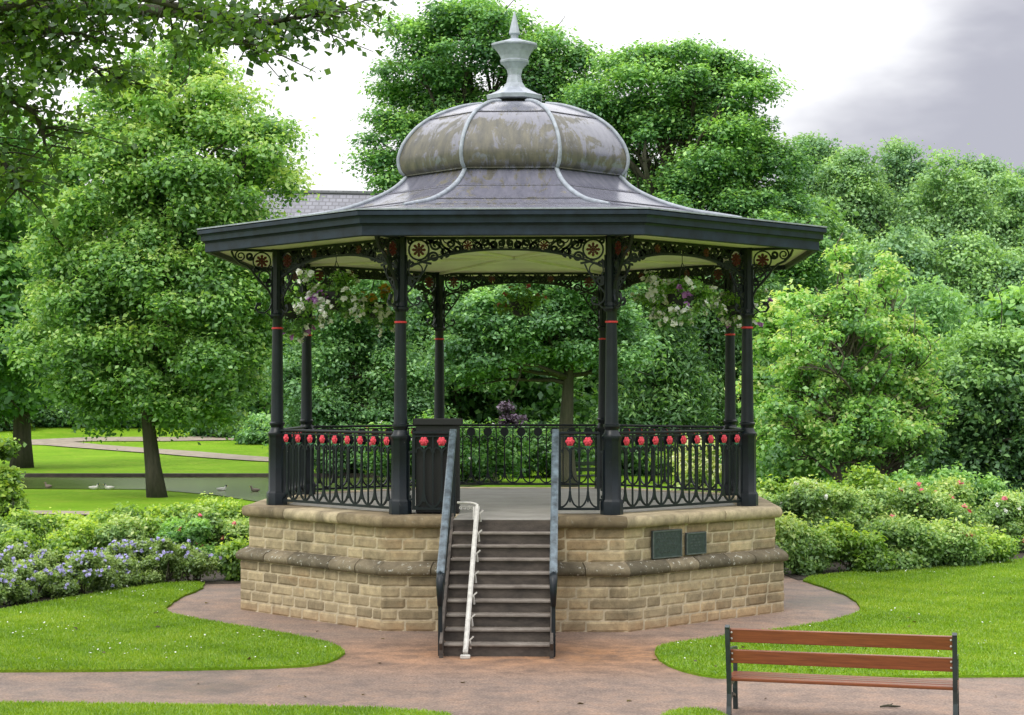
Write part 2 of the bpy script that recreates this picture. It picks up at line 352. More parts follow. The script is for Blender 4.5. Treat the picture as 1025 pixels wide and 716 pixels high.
class MB:
    def __init__(s): s.v = []; s.f = []; s.uv = []; s.t = []
    def add(s, vs, fs, uvs=None, tint=0.5):
        b = len(s.v); s.v += [tuple(v) for v in vs]
        s.f += [tuple(i + b for i in f) for f in fs]
        s.uv += (uvs if uvs else [(v[0], v[2]) for v in vs])
        s.t += (tint if isinstance(tint, list) else [tint] * len(vs))
    def box(s, c, d, rot=None, bev=0.0, tint=0.5):
        x, y, z = d[0] / 2, d[1] / 2, d[2] / 2
        if bev <= 0:
            vs = [Vector((sx * x, sy * y, sz * z)) for sz in (-1, 1) for sy in (-1, 1) for sx in (-1, 1)]
            fs = [(0, 2, 3, 1), (4, 5, 7, 6), (0, 1, 5, 4), (2, 6, 7, 3), (0, 4, 6, 2), (1, 3, 7, 5)]
        else:
            b = min(bev, x * 0.9, y * 0.9, z * 0.9); vs = []; fs = []; prof = [(-z, b), (-z + b, 0), (z - b, 0), (z, b)]
            for zz, i in prof:
                X, Y = x - i, y - i; k = b * 0.6
                vs += [Vector(p) for p in ((-X + k, -Y, zz), (X - k, -Y, zz), (X, -Y + k, zz), (X, Y - k, zz), (X - k, Y, zz), (-X + k, Y, zz), (-X, Y - k, zz), (-X, -Y + k, zz))]
            for r in range(3):
                for k in range(8):
                    a = r * 8 + k; bb = r * 8 + (k + 1) % 8
                    fs.append((a, bb, bb + 8, a + 8))
            fs.append(tuple(range(7, -1, -1))); fs.append(tuple(range(24, 32)))
        c = Vector(c)
        if rot is not None: vs = [rot @ v + c for v in vs]
        else: vs = [v + c for v in vs]
        s.add(vs, fs, None, tint)
    def bar(s, a, b, w, h, up=Vector((0, 0, 1)), bev=0.0):
        a = Vector(a); b = Vector(b); x = (b - a); ln = x.length; x.normalize()
        y = up.cross(x).normalized(); z = x.cross(y)
        rot = Matrix((x, y, z)).transposed()
        s.box((a + b) / 2, (ln, w, h), rot, bev)
    def tube(s, pts, rad, n=8, cap=True):
        pts = [Vector(p) for p in pts]
        if not isinstance(rad, (list, tuple)): rad = [rad] * len(pts)
        vs = []; fs = []; ref = None
        for i, p in enumerate(pts):
            t = (pts[min(i + 1, len(pts) - 1)] - pts[max(i - 1, 0)]).normalized()
            if ref is None:
                ref = Vector((1, 0, 0)) if abs(t.x) < 0.8 else Vector((0, 1, 0))
            u = (ref - t * ref.dot(t)).normalized(); w = t.cross(u); ref = u
            for k in range(n):
                an = 2 * PI * k / n
                vs.append(p + (u * math.cos(an) + w * math.sin(an)) * rad[i])
        for i in range(len(pts) - 1):
            for k in range(n):
                a = i * n + k; b = i * n + (k + 1) % n
                fs.append((a, b, b + n, a + n))
        if cap:
            fs.append(tuple(range(n - 1, -1, -1))); fs.append(tuple(range((len(pts) - 1) * n, len(pts) * n)))
        s.add(vs, fs)
    def lathe(s, prof, n=16, c=(0, 0, 0), ph=0.0, capb=True, capt=True):
        vs = []; fs = []; uvs = []; ln = 0
        for i, (r, z) in enumerate(prof):
            if i: ln += math.hypot(r - prof[i - 1][0], z - prof[i - 1][1])
            for k in range(n):
                a = ph + 2 * PI * k / n
                vs.append((c[0] + r * math.cos(a), c[1] + r * math.sin(a), c[2] + z)); uvs.append((k * 0.7, ln))
        for i in range(len(prof) - 1):
            for k in range(n):
                a = i * n + k; b = i * n + (k + 1) % n
                fs.append((a, b, b + n, a + n))
        if capb: fs.append(tuple(range(n - 1, -1, -1)))
        if capt: fs.append(tuple(range((len(prof) - 1) * n, len(prof) * n)))
        s.add(vs, fs, uvs)
    def ribbon(s, pts, w, th, org=(0, 0, 0), U=Vector((1, 0, 0)), V=Vector((0, 0, 1))):
        """flat bar following 2D points (u, v) in a plane; w in plane, th across"""
        org = Vector(org); Wn = U.cross(V); vs = []; fs = []
        n = len(pts)
        if not isinstance(w, (list, tuple)): w = [w] * n
        for i in range(n):
            a = pts[max(i - 1, 0)]; b = pts[min(i + 1, n - 1)]
            tx, ty = b[0] - a[0], b[1] - a[1]; l = math.hypot(tx, ty) or 1; nx, ny = -ty / l, tx / l
            for su, st in ((1, 1), (-1, 1), (-1, -1), (1, -1)):
                u = pts[i][0] + nx * w[i] / 2 * su; v = pts[i][1] + ny * w[i] / 2 * su
                vs.append(org + U * u + V * v + Wn * (th / 2 * st))
        for i in range(n - 1):
            for k in range(4):
                a = i * 4 + k; b = i * 4 + (k + 1) % 4
                fs.append((a, b, b + 4, a + 4))
        fs.append((3, 2, 1, 0)); e = (n - 1) * 4; fs.append((e, e + 1, e + 2, e + 3))
        s.add(vs, fs)
    def ball(s, c, r, n=10, m=6, sc=(1, 1, 1)):
        vs = []; fs = []; c = Vector(c)
        for j in range(m + 1):
            th = PI * j / m
            for k in range(n):
                a = 2 * PI * k / n
                vs.append(c + Vector((math.sin(th) * math.cos(a) * r * sc[0], math.sin(th) * math.sin(a) * r * sc[1], math.cos(th) * r * sc[2])))
        for j in range(m):
            for k in range(n):
                a = j * n + k; b = j * n + (k + 1) % n
                fs.append((a, a + n, b + n, b))
        s.add(vs, fs)
    def build(s, name, mat, parent=None, smooth=False, angle=None):
        me = bpy.data.meshes.new(name); me.from_pydata(s.v, [], s.f)
        me.materials.append(mat)
        uvl = me.uv_layers.new(name='UVMap')
        li = np.zeros(len(me.loops), dtype=np.int32); me.loops.foreach_get('vertex_index', li)
        uvs = np.array(s.uv, dtype=np.float32)[li]; uvl.data.foreach_set('uv', uvs.ravel())
        at_ = me.attributes.new('tint', 'FLOAT', 'POINT'); at_.data.foreach_set('value', np.array(s.t, dtype=np.float32))
        if smooth:
            me.polygons.foreach_set('use_smooth', np.ones(len(me.polygons), dtype=bool))
            if angle: me.set_sharp_from_angle(angle=angle)
        me.update(); me.validate()
        o = bpy.data.objects.new(name, me); COL.objects.link(o)
        if parent: o.parent = parent
        return o

def np_mesh(name, verts, nper, tint, mat, parent=None):
    """faces of nper consecutive verts each"""
    me = bpy.data.meshes.new(name); nv = len(verts); nf = nv // nper
    me.vertices.add(nv); me.vertices.foreach_set('co', verts.astype(np.float32).ravel())
    me.loops.add(nv); me.loops.foreach_set('vertex_index', np.arange(nv, dtype=np.int32))
    me.polygons.add(nf); me.polygons.foreach_set('loop_start', np.arange(0, nv, nper, dtype=np.int32))
    a = me.attributes.new('tint', 'FLOAT', 'POINT'); a.data.foreach_set('value', np.clip(tint, 0, 1).astype(np.float32))
    me.materials.append(mat); me.update(calc_edges=True)
    o = bpy.data.objects.new(name, me); COL.objects.link(o)
    if parent: o.parent = parent
    return o

def unit(a): return a / (np.linalg.norm(a, axis=1, keepdims=True) + 1e-9)
def leaf_quads(rng, P, Nn, size, tint, aspect=0.62, sizevar=0.6):
    n = len(P)
    t = unit(np.cross(Nn, unit(rng.normal(size=(n, 3))))); b = np.cross(Nn, t)
    s = size * (1 + sizevar * rng.uniform(-1, 1, n))[:, None]
    l = t * s * 0.5; w = b * s * 0.5 * aspect; droop = Nn * s * 0.12
    V = np.stack([P - l - droop, P + w * 1.0 - l * 0.1, P + l - droop, P - w * 1.0 - l * 0.1], axis=1).reshape(-1, 3)
    return V, np.repeat(tint, 4)

def clump_leaves(rng, C, rad, n, flat=0.6, up=0.5, fill=0.35, jit=0.11):
    """C: (k,3) centres, rad: (k,), n total; returns P, N, clump index"""
    w = rad ** 2; w = w / w.sum(); idx = rng.choice(len(C), n, p=w)
    d = unit(rng.normal(size=(n, 3)))
    d[:, 2] = np.where(rng.random(n) < 0.6, np.abs(d[:, 2]), d[:, 2])
    rr = (rng.random(n) ** fill); rr = np.where(rng.random(n) < 0.16, rr * rng.uniform(1.0, 1.5, n), rr)
    lump = 1 + 0.22 * np.sin(d[:, 0] * 5 + idx * 1.7) * np.cos(d[:, 1] * 6 + idx * 2.3)
    off = d * (rr * lump)[:, None] * rad[idx][:, None]; off[:, 2] *= flat
    P = C[idx] + off + rng.normal(0, 1, (n, 3)) * rad[idx][:, None] * jit
    Nn = unit(d * 0.55 + np.array([0, 0, up]) + rng.normal(size=(n, 3)) * 0.5)
    return P, Nn, idx, rr, d

def crown_centres(rng, env, k, shell=0.55):
    """env: list of (cx,cy,cz,rx,ry,rz); sample clump centres mostly near the shell"""
    env = np.array(env, dtype=float); vol = env[:, 3] * env[:, 4] * env[:, 5]; vol = vol / vol.sum()
    e = rng.choice(len(env), k * 3, p=vol)
    d = unit(rng.normal(size=(k * 3, 3))); r = shell + (1 - shell) * rng.random(k * 3) ** 0.6
    P = env[e, :3] + d * r[:, None] * env[e, 3:6]
    # keep well-spread ones
    keep = []
    dmin = (env[:, 3:6].mean() * 0.9) / (k ** (1 / 3)) * 0.75
    for p in P:
        if all(np.linalg.norm(p - q) > dmin for q in keep): keep.append(p)
        if len(keep) >= k: break
    return np.array(keep)

def limb(mb, a, b, r0, r1, rng, n=7, sag=0.12, bend=0.12, sides=6):
    a = Vector(a); b = Vector(b); ln = (b - a).length; pts = []; rs = []
    o1 = Vector(rng.normal(size=3)) * ln * bend; o1.z = abs(o1.z) * sag * 3
    for i in range(n):
        t = i / (n - 1); p = a.lerp(b, t) + o1 * math.sin(t * PI) + Vector(rng.normal(size=3)) * ln * 0.012
        pts.append(p); rs.append(r0 + (r1 - r0) * t ** 0.8)
    pts[0] = a; mb.tube(pts, rs, sides)
    return pts

def tree(name, loc, env, k, n, leaf, mat, label, cat='tree', group=None, seed=1, crad=0.9, flat=0.6, up=0.5,
         trunk_r=0.25, trunk_top=None, bark='darkbark', limbs=14, lean=(0, 0), fork=0.3, shade=0.3, aspect=0.62, fill=0.5, stems=None, light_top=0.25, spread=0.35):
    rng = np.random.default_rng(seed)
    root = empty(name, loc); tag(root, label, cat, group)
    C = crown_centres(rng, env, k); rad = crad * rng.uniform(1 - spread, 1 + spread, len(C))
    P, Nn, idx, rr, d = clump_leaves(rng, C, rad, n, flat, up, fill)
    ct = rng.normal(0, 0.15, len(C))[idx]
    zmin, zmax = C[:, 2].min(), C[:, 2].max()
    hgt = (P[:, 2] - zmin) / (zmax - zmin + 1e-6)
    tint = 0.40 + ct + rng.normal(0, 0.2, n) + light_top * (hgt - 0.5) + 0.2 * d[:, 2] + shade * (rr - 0.85)  # upper leaves lightened, inner ones darkened: shading painted into the tint
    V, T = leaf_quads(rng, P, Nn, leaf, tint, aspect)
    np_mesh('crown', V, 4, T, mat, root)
    mb = MB(); top = trunk_top if trunk_top else zmax * 0.8
    for (sx, sy, ex, ey) in (stems or [(0, 0, lean[0], lean[1])]):
        pts = []; rs = []
        for i in range(11):
            t = i / 10; pts.append((sx + (ex) * t + 0.04 * top * math.sin(t * 5 + seed) * t * 0.5, sy + ey * t, top * t - 0.1))
            rs.append(trunk_r * (1.0 - 0.8 * t) * (1.35 if i == 0 else 1.08 if i == 1 else 1))
        mb.tube(pts, rs, 10)
        order = rng.permutation(len(C))[:limbs]
        for j in order:
            c = C[j]; t = fork + (0.95 - fork) * min(1, max(0, (c[2] - zmin) / (zmax - zmin + 1e-6))) * 0.85
            i0 = min(9, int(t * 10)); p = Vector(pts[i0]).lerp(Vector(pts[i0 + 1]), t * 10 - i0)
            q = limb(mb, p, c, rs[i0] * 0.55, 0.02 + trunk_r * 0.04, rng)
            for _ in range(2):
                c2 = Vector(c) + Vector(rng.normal(size=3)) * crad * 0.7
                limb(mb, q[4], c2, rs[i0] * 0.2 + .01, 0.012, rng, 5, sides=4)
    mb.build('trunk', M[bark], root, True)
    return root

def blooms(rng, Pf, out, fs, mat, name, root):
    for p_, o_ in zip(Pf, out):
        Nf = unit(o_ * 0.6 + np.array([0, -0.35, 0.5]) + rng.normal(size=(6, 3)) * 0.55)
        v, t = leaf_quads(rng, p_ + rng.normal(0, fs * 0.2, (6, 3)), Nf, fs, 0.5 + rng.normal(0, 0.25, 6), 0.9)
        np_mesh(name, v, 4, t, mat, root)

def shrub(name, loc, blobs, n, leaf, mat, label, cat='shrub', group=None, seed=1, flowers=None, up=0.45, aspect=0.6, stem='darkbark', crad=0.28):
    """blobs: (x,y,z,rx,ry,rz) in local space; flowers: (mat, count, size, name)"""
    rng = np.random.default_rng(seed)
    root = empty(name, loc); tag(root, label, cat, group)
    k = max(8, int(sum(b[3] * b[4] * b[5] for b in blobs) ** 0.66 * 26))
    C = crown_centres(rng, blobs, k, 0.35); C[:, 2] = np.maximum(C[:, 2], 0.08)
    rad = crad * rng.uniform(0.6, 1.4, len(C))
    P, Nn, idx, rr, d = clump_leaves(rng, C, rad, n, 0.8, up, 0.5)
    P[:, 2] = np.maximum(P[:, 2], 0.03)
    zm = P[:, 2].max()
    tint = 0.36 + rng.normal(0, 0.12, len(C))[idx] + rng.normal(0, 0.2, n) + 0.22 * d[:, 2] + 0.3 * (P[:, 2] / zm - 0.5)  # painted-in shading: lower leaves darker, clump tops lighter
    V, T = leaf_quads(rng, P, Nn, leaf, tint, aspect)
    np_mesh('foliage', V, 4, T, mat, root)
    mb = MB()
    for j in rng.permutation(len(C))[:9]:
        limb(mb, (rng.normal() * 0.06, rng.normal() * 0.06, -0.05), C[j], 0.022, 0.006, rng, 5, sides=5)
    mb.build('stems', M[stem], root, True)
    for (fm, cnt, fs, fname) in (flowers or []):
        sel = np.argsort(-(d[:, 2] * 0.7 - d[:, 1] * 0.6 + rng.normal(0, 0.5, n) + 0.5 * P[:, 2] / zm))[:cnt]
        Pf = P[sel] + d[sel] * 0.05; blooms(rng, Pf, d[sel], fs, fm, fname, root)
    return root
#PART2
# ------------------------------------------------------------------ camera, world, sun
cam = bpy.data.cameras.new('camera'); co = bpy.data.objects.new('camera', cam); COL.objects.link(co)
cam.sensor_width = 36; cam.lens = F / 1025 * 36; cam.clip_end = 3000; cam.clip_start = 0.1
co.location = (0, -CAMD, CAMZ)
co.rotation_euler = (R(90) + math.atan((HY - 358) / F), 0, math.atan((CX - 512.5) / F))
S.camera = co

w = bpy.data.worlds.new('World'); S.world = w; w.use_nodes = True
nt = w.node_tree; nt.nodes.clear()
SUN_EL, SUN_AZ = 52, 218     # azimuth clockwise from north (+Y): behind and left of the camera
sky = N(nt, 'ShaderNodeTexSky', sky_type='NISHITA', sun_disc=False)
sky.sun_elevation = R(SUN_EL); sky.sun_rotation = R(SUN_AZ); sky.altitude = 100
tc = N(nt, 'ShaderNodeTexCoord'); sep = N(nt, 'ShaderNodeSeparateXYZ'); L(nt, tc.outputs['Generated'], sep.inputs[0])
nz = noise(nt, 9, 4, 0.55, vec=tc.outputs['Generated'], stretch=(1, 1, 2.5)); nz2 = noise(nt, 2.2, 4, 0.55, vec=tc.outputs['Generated'])
zz = mathn(nt, 'MAXIMUM', sep.outputs[2], 0.0)
bright = mathn(nt, 'ADD', 1.06, mathn(nt, 'MULTIPLY', zz, 1.9))
bright = mathn(nt, 'MULTIPLY', bright, mathn(nt, 'ADD', 0.93, mathn(nt, 'MULTIPLY', nz2.outputs[0], 0.14)))
s = mathn(nt, 'SUBTRACT', mathn(nt, 'MULTIPLY', sep.outputs[0], 0.62), mathn(nt, 'MULTIPLY', sep.outputs[2], 0.76))
s = mathn(nt, 'ADD', s, mathn(nt, 'MULTIPLY', mathn(nt, 'SUBTRACT', nz.outputs[0], 0.5), 0.09))
mr = N(nt, 'ShaderNodeMapRange', interpolation_type='SMOOTHSTEP'); mr.inputs['From Min'].default_value = -0.055; mr.inputs['From Max'].default_value = 0.03
L(nt, s, mr.inputs[0])
high = N(nt, 'ShaderNodeMapRange', interpolation_type='SMOOTHSTEP'); high.inputs['From Min'].default_value = 0.5; high.inputs['From Max'].default_value = 0.25
L(nt, sep.outputs[2], high.inputs[0])
grey = mathn(nt, 'MULTIPLY', mr.outputs[0], high.outputs[0])
white = N(nt, 'ShaderNodeCombineColor')
for i, k in enumerate((1.0, 1.0, 1.01)): L(nt, mathn(nt, 'MULTIPLY', bright, k * 10), white.inputs[i])
cloud = mixc(nt, mathn(nt, 'MULTIPLY', grey, 0.96), white.outputs[0], (4.9, 4.9, 5.7))
col = mixc(nt, 0.93, sky.outputs[0], cloud)
bg = N(nt, 'ShaderNodeBackground'); bg.inputs['Strength'].default_value = 0.1
L(nt, col, bg.inputs[0]); wo = N(nt, 'ShaderNodeOutputWorld'); L(nt, bg.outputs[0], wo.inputs[0])

sl = bpy.data.lights.new('sun', 'SUN'); sl.energy = 1.5; sl.angle = R(14); sl.color = (1.0, 0.95, 0.86)
so = bpy.data.objects.new('sun', sl); COL.objects.link(so)
el, az = R(SUN_EL), R(SUN_AZ)
dv = Vector((math.sin(az) * math.cos(el), math.cos(az) * math.cos(el), math.sin(el)))
so.rotation_euler = dv.to_track_quat('Z', 'Y').to_euler(); so.location = dv * 60

S.view_settings.view_transform = 'Standard'; S.view_settings.look = 'None'; S.view_settings.exposure = 0
cy = S.cycles; cy.max_bounces = 8; cy.diffuse_bounces = 5; cy.glossy_bounces = 2; cy.transmission_bounces = 6
cy.use_denoising = True; cy.use_adaptive_sampling = True

# ------------------------------------------------------------------ terrain
def sstep(a, b, x):
    t = np.clip((x - a) / (b - a), 0, 1); return t * t * (3 - 2 * t)
def H(x, y):
    x = np.asarray(x, dtype=float); d = np.asarray(y, dtype=float) + CAMD
    h = 2.0 * sstep(68, 150, d) + 0.7 * sstep(98, 112, d) * sstep(-10, -22, x)
    h = h + 16 * sstep(120, 260, d) * (0.75 + 0.25 * sstep(-10, 60, x)) + 20 * sstep(250, 600, d)
    return h + 0.15 * np.sin(x * 0.08) * sstep(75, 90, d)
def ground_at(px, y):
    for i in range(1800):
        d = 20 + i * 0.1; X = (px - CX) / F * d; h = float(H(X, d - CAMD))
        if HY + (CAMZ - h) / d * F <= y: break
    return Vector((X, d - CAMD, h))
def grid(name, xs, ys, mat, dz=0.0, rough=0.0):
    X, Y = np.meshgrid(xs, ys); Z = H(X, Y) + dz
    if rough: Z = Z + rough * np.sin(X * 0.9) * np.cos(Y * 0.7)
    v = np.stack([X, Y, Z], -1).reshape(-1, 3); nx = len(xs); f = []
    for j in range(len(ys) - 1):
        for i in range(nx - 1):
            a = j * nx + i; f.append((a, a + 1, a + nx + 1, a + nx))
    me = bpy.data.meshes.new(name); me.from_pydata(v.tolist(), [], f); me.materials.append(mat)
    me.polygons.foreach_set('use_smooth', np.ones(len(f), dtype=bool))
    o = bpy.data.objects.new(name, me); COL.objects.link(o); tag(o, kind='structure'); return o
xs = np.concatenate([np.linspace(-1500, -90, 12), np.linspace(-80, 80, 54), np.linspace(90, 1500, 12)])
ys = np.concatenate([np.linspace(-300, 0, 8), np.linspace(20, 240, 90), np.linspace(260, 2400, 18)])
grid('ground', xs, ys, M['grass'])
M['hillfloor'] = mk_floorhill()
grid('hillside', np.linspace(-220, 220, 60), np.linspace(92, 420, 60), M['hillfloor'], 0.18, 0.1)

def sheet(name, pts, z, mat, skirt=0.0, kind='structure'):
    n = len(pts); vs = [(p.x, p.y, z) for p in pts]; fs = [tuple(range(n))]
    if skirt:
        vs += [(p.x, p.y, z - skirt) for p in pts]
        fs += [(i, (i + 1) % n, n + (i + 1) % n, n + i) for i in range(n)]
    me = bpy.data.meshes.new(name); me.from_pydata(vs, [], fs); me.materials.append(mat); me.update()
    o = bpy.data.objects.new(name, me); COL.objects.link(o); tag(o, kind=kind); return o
def smooth_poly(pts, it=2):
    for _ in range(it):
        q = []
        for i in range(len(pts)):
            a, b = pts[i], pts[(i + 1) % len(pts)]
            q += [a.lerp(b, 0.25), a.lerp(b, 0.75)]
        pts = q
    return pts
def jag(pts, amp, seg=0.25):
    out = []
    for i in range(len(pts)):
        a, b = pts[i], pts[(i + 1) % len(pts)]; n = max(1, int((b - a).length / seg))
        for k in range(n):
            p = a.lerp(b, k / n); v = mnoise.noise_vector(p * 2.3)
            out.append(p + Vector((v.x, v.y, 0)) * amp)
    return out
sheet('path', [Vector((-14, -12.6, 0)), Vector((15, -12.6, 0)), Vector((15, 6.5, 0)), Vector((-14, 6.5, 0))], 0.006, M['path'])
LLAWN = [(-260, 674), (0, 673), (150, 672), (300, 669), (335, 663), (349, 652), (320, 643), (280, 635), (220, 625), (178, 618), (165, 612), (178, 601), (212, 586), (190, 584), (150, 587), (90, 597), (0, 612), (-260, 655)]
RLAWN = [(652, 652), (668, 646), (700, 642), (750, 634), (800, 629), (848, 619), (863, 611), (850, 598), (822, 588), (796, 580), (850, 574), (930, 567), (1100, 556), (1500, 540), (1500, 676), (1025, 677), (725, 680), (690, 675), (662, 664)]
BSTRIP = [(-300, 705), (0, 706), (200, 708), (380, 711), (450, 717), (460, 740), (440, 780), (-300, 780)]
CSTRIP = [(655, 722), (672, 713), (700, 711), (722, 715), (735, 728), (700, 745), (665, 738)]
lawn_polys = []
for nm, P, sm in (('lawn', LLAWN, 1), ('lawn', RLAWN, 1), ('lawn', BSTRIP, 0), ('lawn', CSTRIP, 1)):
    pts = [at(x, y) for x, y in P]
    if sm: pts = smooth_poly(pts, 1)
    pts = jag(pts, 0.035); lawn_polys.append(pts)
    sheet(nm, pts, 0.036, M['grass'], 0.036)
LBED = [at(-400, 652), at(0, 614), at(90, 599), at(150, 589), at(200, 585), at(243, 584)] + [Vector((-4.4, 4, 0)), Vector((-3.5, 8, 0)), Vector((-5, 17, 0)), Vector((-30, 17, 0))]
sheet('flower_bed', LBED, 0.014, M['soil'])
RBED = [at(780, 574), at(798, 581), at(850, 576), at(930, 569), at(1100, 558), at(1500, 541)] + [Vector((30, 22, 0)), Vector((3.5, 22, 0)), Vector((3.6, 6, 0))]
sheet('flower_bed', RBED, 0.016, M['soil'])

def pip(P, poly):
    x, y = P[:, 0], P[:, 1]; ins = np.zeros(len(P), bool); n = len(poly)
    for i in range(n):
        a, b = poly[i], poly[(i + 1) % n]
        if a.y == b.y: continue
        c = ((a.y > y) != (b.y > y)) & (x < (b.x - a.x) * (y - a.y) / (b.y - a.y) + a.x)
        ins ^= c
    return ins
rng = np.random.default_rng(11)
BV = []; BT = []
for poly, dens in zip(lawn_polys, (2600, 2000, 4200, 5000)):
    x0 = max(min(p.x for p in poly), -9.5); x1 = min(max(p.x for p in poly), 12.5); y0 = max(min(p.y for p in poly), -11.2); y1 = max(p.y for p in poly)
    n = int((x1 - x0) * (y1 - y0) * dens); P = np.stack([rng.uniform(x0, x1, n), rng.uniform(y0, y1, n)], 1)
    dd = P[:, 1] + CAMD; P = P[np.abs(P[:, 0]) < dd * 0.30]
    P = P[pip(P, poly)]; n = len(P)
    h = rng.uniform(0.018, 0.045, n); wd = rng.uniform(0.004, 0.008, n) * 1.4; an = rng.uniform(0, 2 * PI, n); lx, ly = rng.normal(0, 0.018, (2, n))
    B = np.stack([P[:, 0], P[:, 1], np.full(n, 0.034)], 1)
    wv = np.stack([np.cos(an) * wd, np.sin(an) * wd, np.zeros(n)], 1)
    tip = B + np.stack([lx, ly, h], 1)
    BV.append(np.stack([B - wv, B + wv, tip], 1).reshape(-1, 3))
    t = 0.5 + rng.normal(0, 0.2, n) + 0.22 * np.sin(P[:, 0] * 1.3 + P[:, 1] * 0.7 + 1.5 * np.sin(P[:, 1])) * np.cos(P[:, 1] * 1.9 + np.sin(P[:, 0] * 2.1)) + 0.1 * np.sin(P[:, 0] * 7.1) * np.sin(P[:, 1] * 6.3)
    BT.append(np.repeat(t, 3))
g = np_mesh('grass', np.concatenate(BV), 3, np.concatenate(BT), M['blade'])
tag(g, 'short bright green mown grass on the lawns around the bandstand', 'grass', kind='stuff')
# clover flowers and daisies in the turf
pts = []
for poly in lawn_polys[:2]:
    P = np.stack([rng.uniform(-9, 12, 7000), rng.uniform(-7, 8, 7000)], 1)
    P = P[pip(P, poly)]
    P = P[(np.sin(P[:, 0] * 1.9 + 1) * np.cos(P[:, 1] * 1.6) + rng.normal(0, 0.4, len(P))) > 0.25][:150]; pts.append(P)
P = np.concatenate(pts); n = len(P); P3 = np.concatenate([P, np.full((n, 1), 0.075)], 1)
V, T = leaf_quads(rng, P3, unit(np.array([0, -0.3, 1]) + rng.normal(0, .25, (n, 3))), 0.019, np.full(n, .6), 1.0)
g = np_mesh('clover_flowers', V, 4, T, M['p_white']); tag(g, 'tiny white clover flowers scattered through the short lawn', 'flowers', kind='stuff')

# bits lying on the path
# pond, far bank, far paths
pond = [ground_at(x, y) for x, y in ((-120, 488), (20, 489.5), (150, 490.5), (215, 496), (260, 503), (330, 503), (430, 492), (500, 484), (500, 481))] 
far = [Vector(((px - CX) / F * 69.5, 69.5 - CAMD, 0)) for px in (500, 380, 250, 120, -120)]
sheet('pond', pond + far, 0.022, M['water'])
mb = MB()
for i in range(4):
    mb.bar(far[i] + Vector((0, .12, 0.10)), far[i + 1] + Vector((0, .12, 0.10)), 0.28, 0.15)
o = mb.build('pond_wall', M['riser']); tag(o, 'low dark stone edging along the far side of the pond', 'kerb wall')
def path_strip(name, pxs, width):
    P = [ground_at(x, y) for x, y in pxs]; Q = []
    for i in range(len(P) - 1):
        n = max(2, int((P[i + 1] - P[i]).length / 1.0))
        for k in range(n): Q.append(P[i].lerp(P[i + 1], k / n))
    Q.append(P[-1]); vs = []; fs = []
    for i, p in enumerate(Q):
        t = (Q[min(i + 1, len(Q) - 1)] - Q[max(i - 1, 0)]); t.z = 0; t.normalize(); s_ = Vector((-t.y, t.x, 0))
        for k in range(5):
            q = p + s_ * width * (k / 4 - .5); vs.append((q.x, q.y, float(H(q.x, q.y)) + 0.05))
    for i in range(len(Q) - 1):
        for k in range(4): a = i * 5 + k; fs.append((a, a + 1, a + 6, a + 5))
    me = bpy.data.meshes.new(name); me.from_pydata(vs, [], fs); me.materials.append(M['farpath'])
    o = bpy.data.objects.new(name, me); COL.objects.link(o); tag(o, kind='structure')
path_strip('far_path', [(-60, 443.5), (20, 444), (60, 445), (110, 449), (180, 454), (280, 461.5), (420, 468)], 2.4)
path_strip('far_path', [(30, 443), (90, 440.5), (170, 440.5), (280, 439.5), (420, 439)], 2.0)
path_strip('near_pond_path', [(-80, 514.5), (40, 514.5), (130, 516), (200, 518)], 1.3)

# ------------------------------------------------------------------ BANDSTAND
RZ = -math.asin(0.034)
bs = empty('bandstand', (0, 0, 0), RZ)
tag(bs, 'octagonal black iron Victorian bandstand with domed lead roof on a sandstone base', 'bandstand')
T8 = math.tan(R(22.5)); C8 = math.cos(R(22.5))
def va(k): return R(-67.5 + 45 * k)
def fa(k): return R(-90 + 45 * k)
def pt(k, a, t, z):
    """point on side k at apothem a, t in -1..1 along it"""
    m = fa(k); n = Vector((math.cos(m), math.sin(m), 0)); u = Vector((-math.sin(m), math.cos(m), 0))
    return n * a + u * (t * a * T8) + Vector((0, 0, z))
FL = 1.54   # floor level
# --- stone base
def blocks(mb, a, z0, z1, courses, wmin, wmax, rng, rough=0.005):
    half = a * T8; ch = (z1 - z0) / courses
    for k in range(8):
        for c in range(courses):
            x = -half; first = True; prev = None
            while x < half - 1e-4:
                wd = rng.uniform(wmin, wmax) * (0.6 if first and c % 2 else 1)
                if half - x - wd < wmin * 0.6: wd = half - x
                x1 = min(half, x + wd); g = 0.0035
                t0 = x / half + (0 if first else g / half); t1 = x1 / half - (0 if x1 >= half - 1e-4 else g / half)
                nx, nz = 8, 5; vs = []; fs = []; tt = rng.random(); sd = rng.uniform(0, 50); push = rng.uniform(0.0, 0.006)
                if c == 0 and z0 < 0.1: tt = min(1, tt * .6 + .45)
                for j in range(nz + 1):
                    for i in range(nx + 1):
                        u = i / nx; v = j / nz
                        e = min(u * (x1 - x), (1 - u) * (x1 - x), v * ch, (1 - v) * ch) / 0.011
                        e = min(1, e)
                        if (u == 0 and first) or (u == 1 and x1 >= half - 1e-4): e = 0.55 * min(1, min(v, 1 - v) * ch / 0.02)
                        nn = mnoise.noise(Vector((u * (x1 - x) * 9 + sd, v * ch * 9, sd)))
                        aa = a - 0.007 + e * (0.007 + push * (0 if e < 1 else 1) + rough * (nn + 0.3) * (1 if e >= 1 else 0.0))
                        vs.append(pt(k, aa, t0 + (t1 - t0) * u, z0 + ch * c + 0.0035 + (ch - 0.007) * v))
                for j in range(nz):
                    for i in range(nx):
                        q = j * (nx + 1) + i; fs.append((q, q + 1, q + nx + 2, q + nx + 1))
                mb.add(vs, fs, None, float(tt)); x = x1; first = False
rs = random.Random(3)
mb = MB(); mb.lathe([((3.996 - .005) / C8, -0.05), ((3.996 - .005) / C8, 0.76)], 8, ph=va(0)); mb.lathe([((3.88 - .005) / C8, 0.7), ((3.88 - .005) / C8, FL - 0.02)], 8, ph=va(0))
